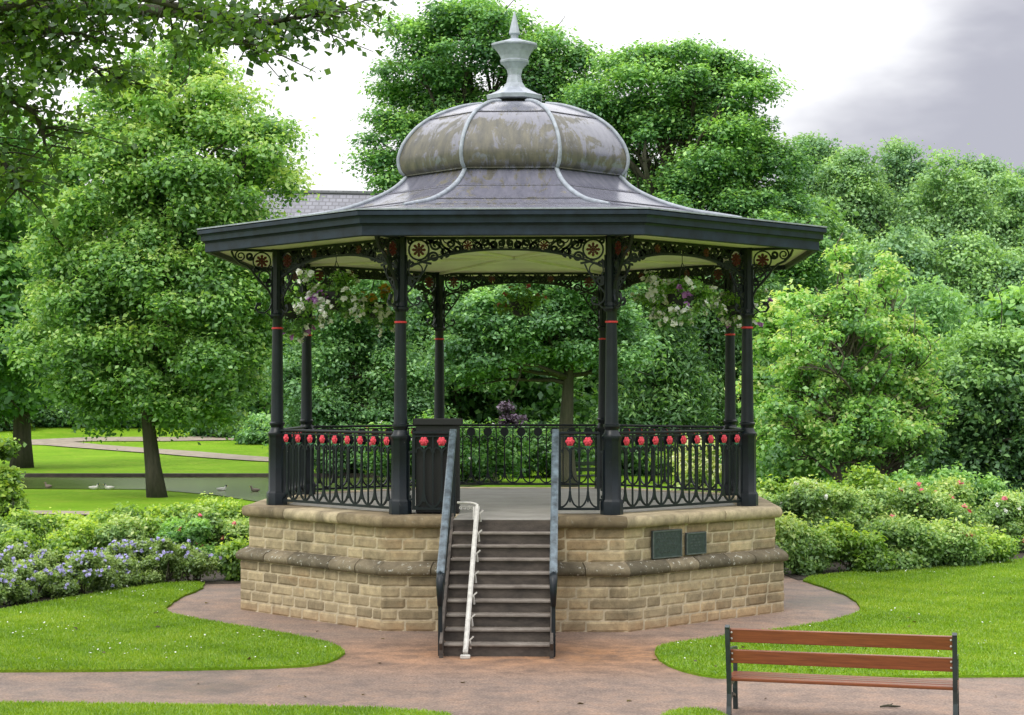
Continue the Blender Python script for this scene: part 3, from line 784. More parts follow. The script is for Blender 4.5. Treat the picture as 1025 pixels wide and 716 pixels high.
base = mb.build('stone_base', M['mortar'], bs)
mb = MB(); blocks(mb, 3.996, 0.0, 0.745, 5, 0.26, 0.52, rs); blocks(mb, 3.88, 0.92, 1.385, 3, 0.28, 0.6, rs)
mb.build('wall_blocks', M['block'], base)
def slabs(name, sec, wmin, wmax, mat, parent, gap=0.007, jit=0.006):
    mb = MB()
    for k in range(8):
        half = sec[0][0] * T8; x = -half
        while x < half - 1e-4:
            wd = rs.uniform(wmin, wmax)
            if half - x - wd < wmin * 0.7: wd = half - x
            x1 = min(half, x + wd); t0 = x / half + gap / half; t1 = x1 / half - gap / half
            if x <= -half + 1e-5: t0 = -1
            if x1 >= half - 1e-5: t1 = 1
            m = 8; n = len(sec); vs = []; fs = []; sd = rs.uniform(0, 90); jj = rs.uniform(-jit, jit); tt = rs.random()
            for i in range(m + 1):
                t = t0 + (t1 - t0) * i / m; e = 0 if i in (0, m) and abs(t) < 1 else 1
                for (a, z) in sec:
                    nn = mnoise.noise(Vector((t * half * 4 + sd, a * 5, z * 7 + k)))
                    vs.append(pt(k, a + (nn * 0.012 + jj) * (1 if a > sec[0][0] + .05 else 0) - (0.008 if not e else 0), t, z + nn * 0.004))
            for i in range(m):
                for q in range(n):
                    a0 = i * n + q; b0 = i * n + (q + 1) % n
                    fs.append((a0, b0, b0 + n, a0 + n))
            fs.append(tuple(range(n - 1, -1, -1))); fs.append(tuple(range(m * n, m * n + n)))
            mb.add(vs, fs, None, tt); x = x1
    return mb.build(name, mat, parent, True, R(50))
slabs('coping', [(3.3, 1.382), (3.93, 1.382), (3.965, 1.40), (3.98, 1.44), (3.98, 1.49), (3.96, 1.53), (3.92, FL), (3.3, FL)], 0.6, 1.1, M['coping'], base)
slabs('string_course', [(3.7, 0.747), (4.02, 0.747), (4.05, 0.765), (4.065, 0.80), (4.06, 0.84), (4.03, 0.875), (3.93, 0.925), (3.7, 0.93)], 0.5, 0.9, M['ledge'], base)
mb = MB(); mb.lathe([(3.31 / C8 + .02, FL - 0.1), (3.31 / C8 + .02, FL + 0.004)], 8, ph=va(0)); mb.build('floor_slab', M['concrete'], bs)

# --- columns
def col_base():
    mb = MB()
    o = lambda r: r / C8
    mb.lathe([(o(.145), 0), (o(.145), .17), (o(.135), .19), (o(.118), .215), (o(.118), 1.0), (o(.126), 1.02), (o(.135), 1.045), (o(.135), 1.06)], 8, ph=R(22.5))
    mb.lathe([(.135, 1.06), (.135, 1.07), (.11, 1.10), (.092, 1.15), (.105, 1.19), (.115, 1.20), (.115, 1.22), (.098, 1.235), (.094, 1.26), (.088, 1.8), (.078, 2.56), (.076, 2.60), (.076, 2.76), (.085, 2.79), (.105, 2.81), (.105, 2.835), (.086, 2.85), (.082, 2.9)], 20, capb=False)
    mb.lathe([(.082, 2.88), (.082, 3.8)], 8, ph=R(22.5))
    mb.box((0, 0, 3.81), (.2, .2, .03)); mb.box((0, 0, 3.2), (.03, .2, .7)); mb.box((0, 0, 3.2), (.2, .03, .7))
    return mb
def spiral(c, r, a0, turns, sgn=1, n=22, r1=0.25):
    return [(c[0] + math.cos(a0 + sgn * 2 * PI * turns * i / n) * r * (1 - (1 - r1) * i / n), c[1] + math.sin(a0 + sgn * 2 * PI * turns * i / n) * r * (1 - (1 - r1) * i / n)) for i in range(n + 1)]
def circ(c, r, n=20): return [(c[0] + math.cos(2 * PI * i / n) * r, c[1] + math.sin(2 * PI * i / n) * r) for i in range(n + 1)]
def arc(c, r, a0, a1, n=10, ry=None):
    ry = ry or r
    return [(c[0] + math.cos(R(a0 + (a1 - a0) * i / n)) * r, c[1] + math.sin(R(a0 + (a1 - a0) * i / n)) * ry) for i in range(n + 1)]
def rosette(r):
    mb = MB()
    for i in range(8):
        a = i * PI / 4; c, s_ = math.cos(a), math.sin(a)
        mb.ribbon([(c * r * .12, s_ * r * .12), (c * r * .45, s_ * r * .45), (c * r * .8, s_ * r * .8), (c * r * .98, s_ * r * .98)], [r * .12, r * .26, r * .42, r * .12], 0.03)
    mb.lathe([(r * .26, -.022), (r * .26, .022)], 10); 
    v = mb.v; 
    return mb
def ros_obj(name, r):
    mb = MB()
    for i in range(8):
        a = i * PI / 4; c, s_ = math.cos(a), math.sin(a)
        mb.ribbon([(c * r * .12, s_ * r * .12), (c * r * .45, s_ * r * .45), (c * r * .8, s_ * r * .8), (c * r * .98, s_ * r * .98)], [r * .12, r * .26, r * .42, r * .12], 0.03)
    mb.box((0, 0, 0), (r * .34, .05, r * .34), Matrix.Rotation(R(45), 3, 'Y'))
    o = mb.build(name, M['deepred']); return o
ros_big = ros_obj('rosette', 0.098); ros_small = ros_obj('rosette', 0.066)
for o in (ros_big, ros_small): COL.objects.unlink(o)
def put(src, parent, loc, rz=0):
    o = src.copy(); COL.objects.link(o); o.parent = parent; o.location = loc; o.rotation_euler = (0, 0, rz); return o

TOPZ = 5.335
HALF = 3.78 * math.sin(R(22.5)); HL = HALF - .085
def frieze():
    mb = MB(); w_ = .032; th = .026
    mb.box((0, 0, -.012), (2 * HL, .05, .035))
    dep = lambda u: .165 + .25 * (abs(u) / HL) ** 2.3
    arcp = [(HL * (i / 20 * 2 - 1), -dep(HL * (i / 20 * 2 - 1))) for i in range(21)]
    mb.ribbon(arcp, .03, .045)
    mb.ribbon([(p[0], p[1] + .03) for p in arcp[1:-1]], .01, .02)
    for s_ in (-1, 1):
        X = lambda u: s_ * (HL - u)
        fl = lambda pts: [(X(p[0]), p[1]) for p in pts]
        mb.ribbon(fl(circ((.165, -.17), .138)), .026, th); mb.ribbon(fl(circ((.165, -.17), .045, 10)), .014, th)
        for c, r, a0, tn, sg in (((.40, -.10), .085, 90, 1.5, 1), ((.37, -.27), .075, 200, 1.4, -1), ((.53, -.2), .07, 270, 1.3, 1), ((.60, -.085), .06, 90, 1.3, -1),
                                 ((.98, -.12), .06, 270, 1.3, -1), ((1.08, -.075), .05, 90, 1.3, 1), ((1.19, -.1), .058, 240, 1.4, 1), ((1.30, -.075), .05, 90, 1.3, -1), ((.70, -.17), .055, 250, 1.3, -1), ((.06, -.36), .05, 100, 1.3, 1), ((.05, -.055), .04, 60, 1.2, 1), ((.29, -.055), .035, 60, 1.2, -1)):
            mb.ribbon(fl(spiral(c, r, R(a0), tn, sg)), w_, th)
        mb.ribbon(fl(circ((.84, -.11), .075)), .014, th)
        for a, b, k in (((.30, -.02), (.47, -.3), .1), ((.46, -.02), (.66, -.22), -.06), ((.62, -.02), (.76, -.2), .05), ((.9, -.02), (1.03, -.18), .05), ((1.12, -.02), (1.25, -.17), -.04), ((.18, -.31), (.34, -.36), -.05)):
            mb.ribbon(fl([(a[0] + (b[0] - a[0]) * t + k * math.sin(t * PI), a[1] + (b[1] - a[1]) * t) for t in [i / 8 for i in range(9)]]), w_, th)
        for i in range(9):
            u_ = .5 + i * .1; mb.ribbon(fl(circ((u_, -dep(HL - u_) + .048), .034, 10)), .016, th)
        for i in range(5):
            u_ = .36 + i * .2; mb.ribbon(fl(arc((u_, -.02), .06, 180, 360, 8)), .018, th)
        # drop bracket down the column
        mb.ribbon(fl(circ((.12, -.45), .095)), .018, th)
        mb.ribbon(fl(spiral((.07, -.6), .07, R(80), 1.5, 1)), w_, th)
        mb.ribbon(fl([(.28, -.37), (.24, -.46), (.17, -.56), (.08, -.68), (.01, -.76)]), .022, th)
        mb.ribbon(fl([(0, -.80), (.03, -.88), (.09, -.93), (.16, -.92), (.19, -.87), (.165, -.83), (.13, -.85)]), [.018, .02, .022, .024, .03, .045, .05], th)
        mb.ribbon(fl([(0, -1.02), (.03, -.97), (.08, -.94)]), .016, th)
    return mb
def eave_bracket():
    mb = MB(); w_ = .033; th = .026
    mb.box((.39, 0, -.012), (.62, .05, .035))
    f = lambda pts: pts
    mb.ribbon(circ((.24, -.17), .132), .02, th); mb.ribbon(circ((.24, -.17), .045, 10), .014, th)
    mb.ribbon(spiral((.56, -.1), .085, R(80), 1.6, -1), .02, th)
    mb.ribbon([(.70, -.03), (.66, -.12), (.57, -.2), (.47, -.24), (.40, -.30), (.33, -.40), (.24, -.5), (.14, -.6), (.085, -.72)], .028, .04)
    mb.ribbon(spiral((.42, -.1), .06, R(200), 1.3, 1), w_, th)
    mb.ribbon(circ((.20, -.40), .085), .018, th); mb.ribbon(spiral((.14, -.5), .06, R(60), 1.3, 1), w_, th)
    mb.ribbon(spiral((.33, -.3), .045, R(60), 1.3, 1), w_, th); mb.ribbon([(.09, -.3), (.13, -.28), (.16, -.3)], w_, th)
    mb.ribbon([(.085, -.78), (.12, -.88), (.2, -.94), (.29, -.93), (.33, -.87), (.30, -.81), (.25, -.82)], [.018, .02, .022, .026, .035, .055, .06], th)
    mb.ribbon([(.085, -1.02), (.12, -.97), (.17, -.94)], .016, th)
    return mb
f0 = frieze().build('arched_frieze', M['iron'], bs); e0 = eave_bracket().build('eave_bracket', M['iron'], bs)
for s_ in (-1, 1):
    put(ros_big, f0, (s_ * (HL - .165), 0, -.17)); put(ros_small, f0, (s_ * (HL - .84), 0, -.11))
put(ros_big, e0, (.24, 0, -.17))
c0 = col_base().build('column', M['iron'], bs, True, R(35))
mb = MB(); mb.lathe([(.079, 2.615), (.088, 2.62), (.088, 2.64), (.079, 2.645)], 20); b0 = mb.build('red_band', M['red'], c0, True, R(40))
for k in range(8):
    c, f, e = (c0, f0, e0) if k == 0 else (copy_tree(c0, bs), copy_tree(f0, bs), copy_tree(e0, bs))
    a = va(k); c.location = (3.78 * math.cos(a), 3.78 * math.sin(a), FL); c.rotation_euler = (0, 0, a)
    e.location = (3.78 * math.cos(a), 3.78 * math.sin(a), TOPZ); e.rotation_euler = (0, 0, a)
    m = fa(k); f.location = (3.78 * C8 * math.cos(m), 3.78 * C8 * math.sin(m), TOPZ); f.rotation_euler = (0, 0, m + PI / 2)

# --- railings
def flower_obj():
    mb = MB(); rgl = random.Random(5)
    for ring, (r, y, n, s_) in enumerate(((.042, .0, 6, .034), (.026, -.018, 5, .028), (.008, -.03, 3, .02))):
        for i in range(n):
            a = 2 * PI * i / n + ring * .5
            mb.ball((math.cos(a) * r * .9, -.012 + y, math.sin(a) * r * .9), s_ * .82, 7, 5, (1, .4, 1))
    o = mb.build('rose_ornament', M['pinkred'], None, True); COL.objects.unlink(o); return o
rose = flower_obj()
def leafo():
    mb = MB()
    for s_ in (-1, 1):
        mb.ribbon([(0, -.045), (s_ * .02, -.05), (s_ * .045, -.04)], [.012, .022, .004], .02)
    mb.ribbon([(0, -.03), (0, -.075)], [.03, .012], .022)
    o = mb.build('leaf_ornament', M['greenpaint']); COL.objects.unlink(o); return o
leafy = leafo()
def railing(Lh, nf, off=0.0, frame=False):
    """panel from -Lh..Lh ; z from floor"""
    mb = MB(); z0 = .075; zt = 1.13
    mb.box((0, 0, zt - .02), (2 * Lh, .07, .04), None, .012); mb.box((0, 0, zt - .065), (2 * Lh, .03, .02))
    mb.box((0, 0, z0), (2 * Lh, .035, .035))
    p = 2 * Lh / nf if not frame else 2 * (Lh - .04) / nf
    xs_ = [(-nf / 2 + .5 + i) * p for i in range(nf)]
    b = .025
    for i, x in enumerate(xs_):
        mb.lathe([(.078, 0), (.078, .012)], 10, (0, 0, 0)); nn_ = 20
        for w_i in range(len(mb.v) - nn_, len(mb.v)): vv = mb.v[w_i]; mb.v[w_i] = (x + vv[0], .012 + vv[2], .995 + vv[1])
        mb.box((x, 0, (z0 + .12 + zt - .18) / 2 + .0), (b, b, zt - .18 - z0 - .12 + .06))
        for s_ in (-1, 1):
            mb.ribbon([(x + s_ * (p * .5 - (p * .5 - .004) * math.sin(t * PI / 16)), z0 + .24 - .215 * math.cos(t * PI / 16)) for t in range(9)], .024, .024)
            mb.ribbon([(x, .80), (x + s_ * .012, .86), (x + s_ * .045, .905), (x + s_ * .085, .91), (x + s_ * .11, .875), (x + s_ * .105, .84)], .02, .022)
    for i in range(nf + 1):
        x = (-nf / 2 + i) * p
        if frame and i in (0, nf): continue
        if not frame and i in (0, nf): x *= .985
        mb.box((x, 0, (z0 + zt - .07) / 2), (.02, .02, zt - .07 - z0))
    if frame:
        for s_ in (-1, 1): mb.box((s_ * (Lh - .02), 0, (z0 + zt) / 2 - .02), (.04, .045, zt - z0 - .02))
    o = mb.build('railing_panel', M['iron'], bs)
    for x in xs_:
        put(rose, o, (x, -.016, .995)); put(leafy, o, (x, -.008, .975))
    return o
ra = railing(HALF - .12, 9)
for k in range(1, 8):
    o = ra if k == 1 else copy_tree(ra, bs)
    m = fa(k); a = 3.78 * C8
    o.location = (a * math.cos(m), a * math.sin(m), FL); o.rotation_euler = (0, 0, m + PI / 2)
rb = railing(.285, 2, frame=True); rb.location = (1.0, -3.5, FL)
rc = copy_tree(rb, bs); rc.location = (-1.0, -3.5, FL)
for sx in (-1, 1):
    mb = MB(); mb.box((sx * 1.325, -3.5, FL + .52), (.02, .03, .7)); mb.box((sx * 1.315, -3.5, FL + .2), (.07, .05, .03)); mb.box((sx * 1.315, -3.5, FL + .85), (.07, .05, .03))
    for q in (0, .1): mb.box((sx * 1.32, -3.5, FL + .24 + q), (.05, .04, .04))
    mb.build('railing_bracket', M['iron'], bs)

# --- roof
def crm(P, n=5):
    out = []
    for i in range(len(P) - 1):
        p0 = P[max(i - 1, 0)]; p1 = P[i]; p2 = P[i + 1]; p3 = P[min(i + 2, len(P) - 1)]
        for k in range(n):
            t = k / n
            out.append(tuple(0.5 * (2 * p1[j] + (-p0[j] + p2[j]) * t + (2 * p0[j] - 5 * p1[j] + 4 * p2[j] - p3[j]) * t * t + (-p0[j] + 3 * p1[j] - 3 * p2[j] + p3[j]) * t ** 3) for j in range(2)))
    out.append(P[-1]); return out
def octskin(name, prof, mat, parent, seams=(), ang=R(28), flip=False):
    mb = MB(); P = []; ln = 0
    for i, q in enumerate(prof):
        if i: ln += math.hypot(q[0] - prof[i - 1][0], q[1] - prof[i - 1][1])
        P.append((q[0], q[1], ln))
    P2 = []
    for i, q in enumerate(P):
        P2.append(q)
        for s_ in seams:
            if i + 1 < len(P) and (P[i][0] - s_) * (P[i + 1][0] - s_) < 0:
                t = (s_ - P[i][0]) / (P[i + 1][0] - P[i][0]); z = P[i][1] + (P[i + 1][1] - P[i][1]) * t; l = P[i][2] + (P[i + 1][2] - P[i][2]) * t
                dz = .014
                if P[i][1] > P[i + 1][1]: P2 += [(s_, z + dz, l), (s_ + .002, z - .004, l)]
                else: P2 += [(s_ + .002, z - .004, l), (s_, z + dz, l)]
    for k in range(8):
        a0, a1 = va(k - 1), va(k); vs = []; fs = []; uv = []; m = 7; n = len(P2)
        for (r, z, l) in P2:
            for j in range(m):
                t = j / (m - 1); x = (math.cos(a0) * (1 - t) + math.cos(a1) * t) * r; y = (math.sin(a0) * (1 - t) + math.sin(a1) * t) * r
                vs.append((x, y, z)); uv.append((k * 7.3 + (t - .5) * r * .765, l))
        for i in range(n - 1):
            for j in range(m - 1):
                q = i * m + j
                fs.append((q, q + 1, q + m + 1, q + m) if not flip else (q, q + m, q + m + 1, q + 1))
        mb.add(vs, fs, uv)
    return mb.build(name, mat, parent, True, ang)
dome_p = crm([(1.80, 6.545), (1.86, 6.60), (1.893, 6.72), (1.885, 6.84), (1.80, 7.04), (1.61, 7.27), (1.36, 7.45), (1.10, 7.57), (.85, 7.655), (.62, 7.70), (.42, 7.72)])
low_p = crm([(1.70, 6.60), (1.83, 6.44), (2.02, 6.29), (2.31, 6.14), (2.667, 6.005), (3.04, 5.905), (3.7, 5.79), (4.3, 5.70), (4.93, 5.615)])
roof = octskin('roof', [(4.93, 5.60)] + low_p[::-1], M['lead_roof'], bs, seams=(2.12, 2.75, 3.5))
dome = octskin('dome', [(1.70, 6.53), (1.80, 6.53)] + dome_p, M['lead_dome'], bs, seams=(1.40,))
def seam(parent, r, z, t=.011):
    mb = MB(); P = [(r * math.cos(va(k)), r * math.sin(va(k)), z) for k in range(9)]
    for k in range(8): mb.tube([P[k], P[k + 1]], t, 6)
    mb.build('seam', M['dark'], parent, True)
def zof(prof, r):
    for (a, b) in zip(prof[:-1], prof[1:]):
        if (a[0] - r) * (b[0] - r) <= 0 and abs(a[0] - b[0]) > 1e-6: return a[1] + (b[1] - a[1]) * (r - a[0]) / (b[0] - a[0])
seam(dome, 1.40, zof(dome_p[20:], 1.40), .009)
for r_ in (2.12, 2.75): seam(roof, r_, zof(low_p, r_), .0045)
mb = MB(); mb.lathe([(1.74, 6.49), (1.74, 6.56)], 8, ph=va(0)); mb.build('lip_shadow', M['dark'], dome)  # dark ring standing in for the shadow under the dome lip
for k in range(8):
    a = va(k); ca, sa = math.cos(a), math.sin(a)
    mb = MB(); P = [q for q in dome_p if q[0] > .5]
    mb.tube([(ca * (r + .008), sa * (r + .008), z + .008) for r, z in P], .03, 8)
    mb.build('rib', M['lead_rib'], dome, True, R(50))
    mb = MB(); P = [q for q in low_p if 1.74 < q[0] < 3.75]
    mb.tube([(ca * (r + .004), sa * (r + .004), z + .012) for r, z in P], [.036] * (len(P) - 3) + [.032, .028, .02], 8)
    mb.build('rib', M['lead_rib'], roof, True, R(50))
mb = MB()
mb.lathe([(4.80, 5.345), (4.80, 5.27), (4.85, 5.265), (4.87, 5.28), (4.87, 5.40), (4.89, 5.425), (4.93, 5.435), (4.935, 5.50), (4.95, 5.525), (4.985, 5.535), (4.985, 5.585), (4.96, 5.60), (4.93, 5.60)], 8, ph=va(0), capb=False, capt=False)
mb.build('fascia', M['fascia'], bs)
mb = MB(); mb.lathe([(4.93, 5.603), (4.992, 5.603), (4.992, 5.622), (4.93, 5.63)], 8, ph=va(0), capb=False, capt=False); mb.build('gutter_edge', M['lead_rib'], roof)
mb = MB(); mb.lathe([(4.81, 5.345), (4.81, 5.39)], 8, ph=va(0)); mb.build('ceiling', M['cream'], bs)
mb = MB()
for k in range(8):
    a = va(k)
    mb.bar((0, 0, 5.325), (3.7 * math.cos(a), 3.7 * math.sin(a), 5.325), .06, .036)
mb.build('ceiling_batten', M['cream'], bs)
# finial
mb = MB()
mb.lathe([(.28, 7.70), (.28, 7.80)], 8, ph=va(0)); fo = None
nk = mb.build('finial_neck', M['dark'], None)
mb = MB()
mb.lathe([(.40, 7.79), (.455, 7.80), (.47, 7.86), (.42, 7.88)], 8, ph=va(0))
mb.lathe([(.44, 7.865), (.30, 7.935), (.19, 8.0), (.135, 8.08), (.11, 8.2), (.135, 8.30), (.20, 8.375), (.235, 8.395), (.242, 8.42), (.225, 8.44), (.24, 8.50), (.28, 8.57), (.345, 8.645), (.385, 8.655), (.385, 8.68), (.33, 8.70), (.12, 8.76), (.062, 8.785), (.066, 8.84), (.092, 8.855), (.092, 8.87), (.008, 9.22)], 8, ph=va(0))
fin = mb.build('finial', M['finial'], bs); nk.parent = fin

# --- staircase
st_mb = MB(); YN = [-(4.57 + .1925 * k) for k in range(11)]; dzs = FL / 10
HW = .645
for k in range(10):
    zt = FL - dzs * k; st_mb.box((0, YN[k] + .035 + .012, zt - dzs / 2 - .01), (2 * HW, .024, dzs - .03))
st_mb.box((0, -4.25, FL - .08), (2 * HW, .66, .15))
for s_ in (-1, 1):
    for a, b, h in (((s_ * (HW + .02), -4.3, FL - .04), (s_ * (HW + .02), -6.42, .08), .26),):
        st_mb.bar(a, b, .035, h)
    st_mb.box((s_ * (HW + .02), -6.40, .10), (.05, .07, .2))
stair = st_mb.build('staircase', M['riser'], bs)
for k in range(10):
    mb = MB(); zt = FL - dzs * k
    dpt = .24 if k else 1.235
    if not k: zt += .004
    mb.box((0, YN[k] + dpt / 2, zt - .012), (2 * HW - .004, dpt, .03), None, .006)
    mb.build('tread', M['tread'] if k else M['concrete'], stair)
for s_ in (-1, 1):
    mb = MB(); x = s_ * .685
    mb.bar((x, -4.02, 2.70), (x, -6.28, 1.0), .095, .06, bev=.015)
    mb.bar((x, -4.04, 2.625), (x, -6.26, .925), .05, .05)
    rail = mb.build('handrail', M['iron_grey'], bs)
    mb = MB()
    mb.tube([(x, -6.25, 1.0), (x, -6.33, .93), (x, -6.36, .85), (x, -6.36, .62)], [.05, .05, .045, .03], 8)
    mb.build('handrail_end', M['iron'], rail, True)
    mb = MB(); mb.box((x, -3.99, (FL + 2.68) / 2), (.06, .05, 2.68 - FL), None, .008); mb.box((x, -6.3, .45), (.05, .05, .88), None, .008)
    for i in range(9):
        y = -4.2 - i * .23; mb.box((x, y, 2.7 + (y + 4.02) * .752 - .45 - .03), (.014, .014, .86))
    mb.bar((x, -4.05, 1.80), (x, -6.28, .13), .03, .03)
    mb.build('balusters', M['iron'], rail)

# --- black cabinet beside the stair head
cab = empty('platform_cabinet', (0, 0, 0), RZ)
tag(cab, 'tall flat black cabinet behind the two rose railing panel left of the stair head', 'cabinet')
mb = MB(); mb.box((-.94, -3.36, FL + .62), (.60, .16, 1.22), None, .01); mb.build('body', M['board'], cab)
mb = MB(); mb.box((-.94, -3.37, FL + 1.26), (.68, .22, .10), None, .015); mb.build('lid', M['board'], cab)
# --- stair lift track
lift = empty('stairlift_track', (0, 0, 0), RZ)
tag(lift, 'long pale metal stairlift track running up the left side of the steps', 'stairlift track')
a = Vector((-.37, -6.46, .07)); b = Vector((-.33, -4.60, FL + .165))
mb = MB(); mb.bar(a, b, .06, .06, bev=.012); mb.bar(a + Vector((0, 0, .035)), b + Vector((0, 0, .035)), .03, .02); mb.build('track', M['alu'], lift)
mb = MB(); mb.box(a + Vector((0, -.02, -.04)), (.12, .07, .05), None, .01); mb.build('foot', M['alu'], lift)
for i in range(7):
    t = .09 + i * .145; p = a.lerp(b, t)
    mb = MB(); mb.bar(p + Vector((.03, 0, -.02)), p + Vector((.085, .01, .03)), .02, .015); mb.bar(p + Vector((.04, 0, -.02)), p + Vector((.05, .02, -.12)), .02, .02); mb.build('clamp', M['alu'], lift)
mb = MB(); q = b + Vector((0, .03, 0))
mb.tube([q, q + Vector((-.02, .05, .035)), q + Vector((-.09, .07, .05)), q + Vector((-.27, .1, .05))], .016, 8)
mb.tube([q + Vector((-.05, .04, -.0)), q + Vector((-.06, .02, -.5)), q + Vector((-.08, .02, -.56)), q + Vector((-.3, .04, -.58))], .010, 8)
for i in range(4): mb.ribbon([(q.x - .07 - i * .05 + x_, q.z + z_) for x_, z_ in spiral((0, -.02), .03, 0, 1.2)], .01, .012, (0, q.y + .08, 0))
mb.build('top_bracket', M['alu'], lift, True)

# --- plaques on the right-hand front face
fw = Matrix.Rotation(RZ, 4, 'Z') @ Matrix.Rotation(fa(1) + PI / 2, 4, 'Z')
for (x, z, w_, h_, rows, lab) in ((-.80, 1.13, .60, .385, 6, 'larger square dark bronze plaque with rows of raised lettering on the stone base'),
                               (-.20, 1.105, .42, .31, 5, 'smaller dark bronze plaque right of the larger one on the stone base')):
    e = empty('plaque'); tag(e, lab, 'plaque'); e.matrix_world = fw @ Matrix.Translation((x, -3.915, z))
    mb = MB(); mb.box((0, 0, 0), (w_, .03, h_), None, .006); mb.build('plate', M['bronze'], e)
    mb = MB()
    for sx in (-1, 1): mb.box((sx * (w_ / 2 - .012), -.017, 0), (.016, .012, h_ - .01))
    for sz in (-1, 1): mb.box((0, -.017, sz * (h_ / 2 - .012)), (w_ - .05, .012, .016))
    mb.build('border', M['bronze_hi'], e)
    mb = MB(); rl = random.Random(rows)
    for r in range(rows):
        zz_ = h_ / 2 - .06 - r * (h_ - .10) / rows; lw = (w_ - .1) * rl.uniform(.55, 1); xx = -lw / 2
        while xx < lw / 2:
            c = rl.uniform(.03, .08); c = min(c, lw / 2 - xx); hh = .022 if r else .032
            for q in range(int(c / .014)):
                k_ = rl.random(); mb.box((xx + q * .014 + .005, -.016, zz_ + (0 if k_ < .6 else hh * .2)), (.0045, .006, hh if k_ < .6 else hh * .6)); mb.box((xx + q * .014 + .008, -.016, zz_ + rl.choice((-1, 0, 1)) * hh * .4), (.008, .006, .004))
            xx += c + .02
    mb.build('lettering', M['bronze_hi'], e)

# --- hanging baskets
def basket(name, label, loc, r, n, cols, seed, hz=.45, chain_top=5.33, sparse=1.0):
    rng = np.random.default_rng(seed); root = empty(name, loc); tag(root, label, 'hanging basket', 'hanging flower baskets under the bandstand roof')
    mb = MB(); mb.lathe([(.03, -.22), (.14, -.18), (.2, -.06), (.215, .04), (.2, .05)], 14); mb.build('bowl', M['dark'], root, True)
    mb = MB()
    for i in range(3):
        a = i * 2.1; mb.tube([(math.cos(a) * .2, math.sin(a) * .2, .03), (0, 0, .5)], .005, 5)
    mb.tube([(0, 0, .5), (0, 0, chain_top - loc[2])], .006, 5); mb.build('chain', M['dark'], root)
    C = rng.normal(size=(26, 3)) * np.array([r * .5, r * .5, hz * .34]) + np.array([0, 0, -.03])
    P, Nn, idx, rr, d = clump_leaves(rng, C, np.full(26, .13) * rng.uniform(.6, 1.3, 26), n, .9, .3, .5)
    out = unit(P + np.array([0, 0, .15])); tint = .55 + rng.normal(0, .25, n) + .25 * out[:, 2]  # top light put into the tint of upward leaves
    V, T = leaf_quads(rng, P, unit(Nn + out * .6), .055, tint, .6); np_mesh('foliage', V, 4, T, M['l_bask'], root)
    far_ = np.argsort(-(np.linalg.norm(P / np.array([r, r, hz]), axis=1) + rng.normal(0, .1, n)))
    k0 = 0
    for (mt, cnt, nm, cen) in cols:
        sel = far_[k0:k0 + int(n * .5)]; sel = rng.choice(sel, cnt, replace=False)
        if cen is not None:
            dd = np.linalg.norm(P - np.array(cen) * r, axis=1); sel = np.argsort(dd + rng.normal(0, .06, n))[:cnt * 3:3]
        blooms(rng, P[sel] + out[sel] * .04, out[sel], .066, mt, nm, root)
    return root
def bay(k, r=3.5):
    m = fa(k) + RZ; return r * math.cos(m), r * math.sin(m)
W, PK, LI, YE = M['p_white'], M['p_pink'], M['p_lilac'], M['p_yellow']
for k, zc, r, n, cols, lab, hz in (
    (1, 4.56, .56, 3000, [(W, 100, 'white_flower', None), (LI, 9, 'lilac_flower', (0, -.4, 0))], 'large hanging basket thick with white flowers in the right front bay', .5),
    (7, 4.60, .46, 2400, [(W, 85, 'white_flower', None), (LI, 20, 'lilac_flower', (-.5, -.3, -.2))], 'hanging basket of small white and lilac flowers in the left front bay', .5),
    (5, 4.72, .52, 2600, [(W, 70, 'white_flower', None), (YE, 22, 'yellow_flower', (.1, -.3, .6))], 'hanging basket of white and orange flowers in the left rear bay', .5),
    (6, 4.56, .40, 1900, [(W, 18, 'white_flower', None), (LI, 8, 'lilac_flower', None)], 'narrow looking leafy basket between the two left hand columns', .55),
    (2, 4.52, .40, 1900, [(W, 26, 'white_flower', None), (LI, 10, 'lilac_flower', None)], 'leafy basket with white flowers between the two right hand columns', .55),
    (4, 4.78, .34, 1500, [(PK, 8, 'red_flower', None)], 'small dark hanging basket with almost no flowers in the rear centre bay', .36),
    (3, 4.72, .40, 1600, [(W, 22, 'white_flower', None)], 'hanging basket glimpsed behind the others in the right rear bay', .45)):
    x, y = bay(k); basket('hanging_basket', lab, (x, y, zc), r, n, cols, 40 + k, hz)

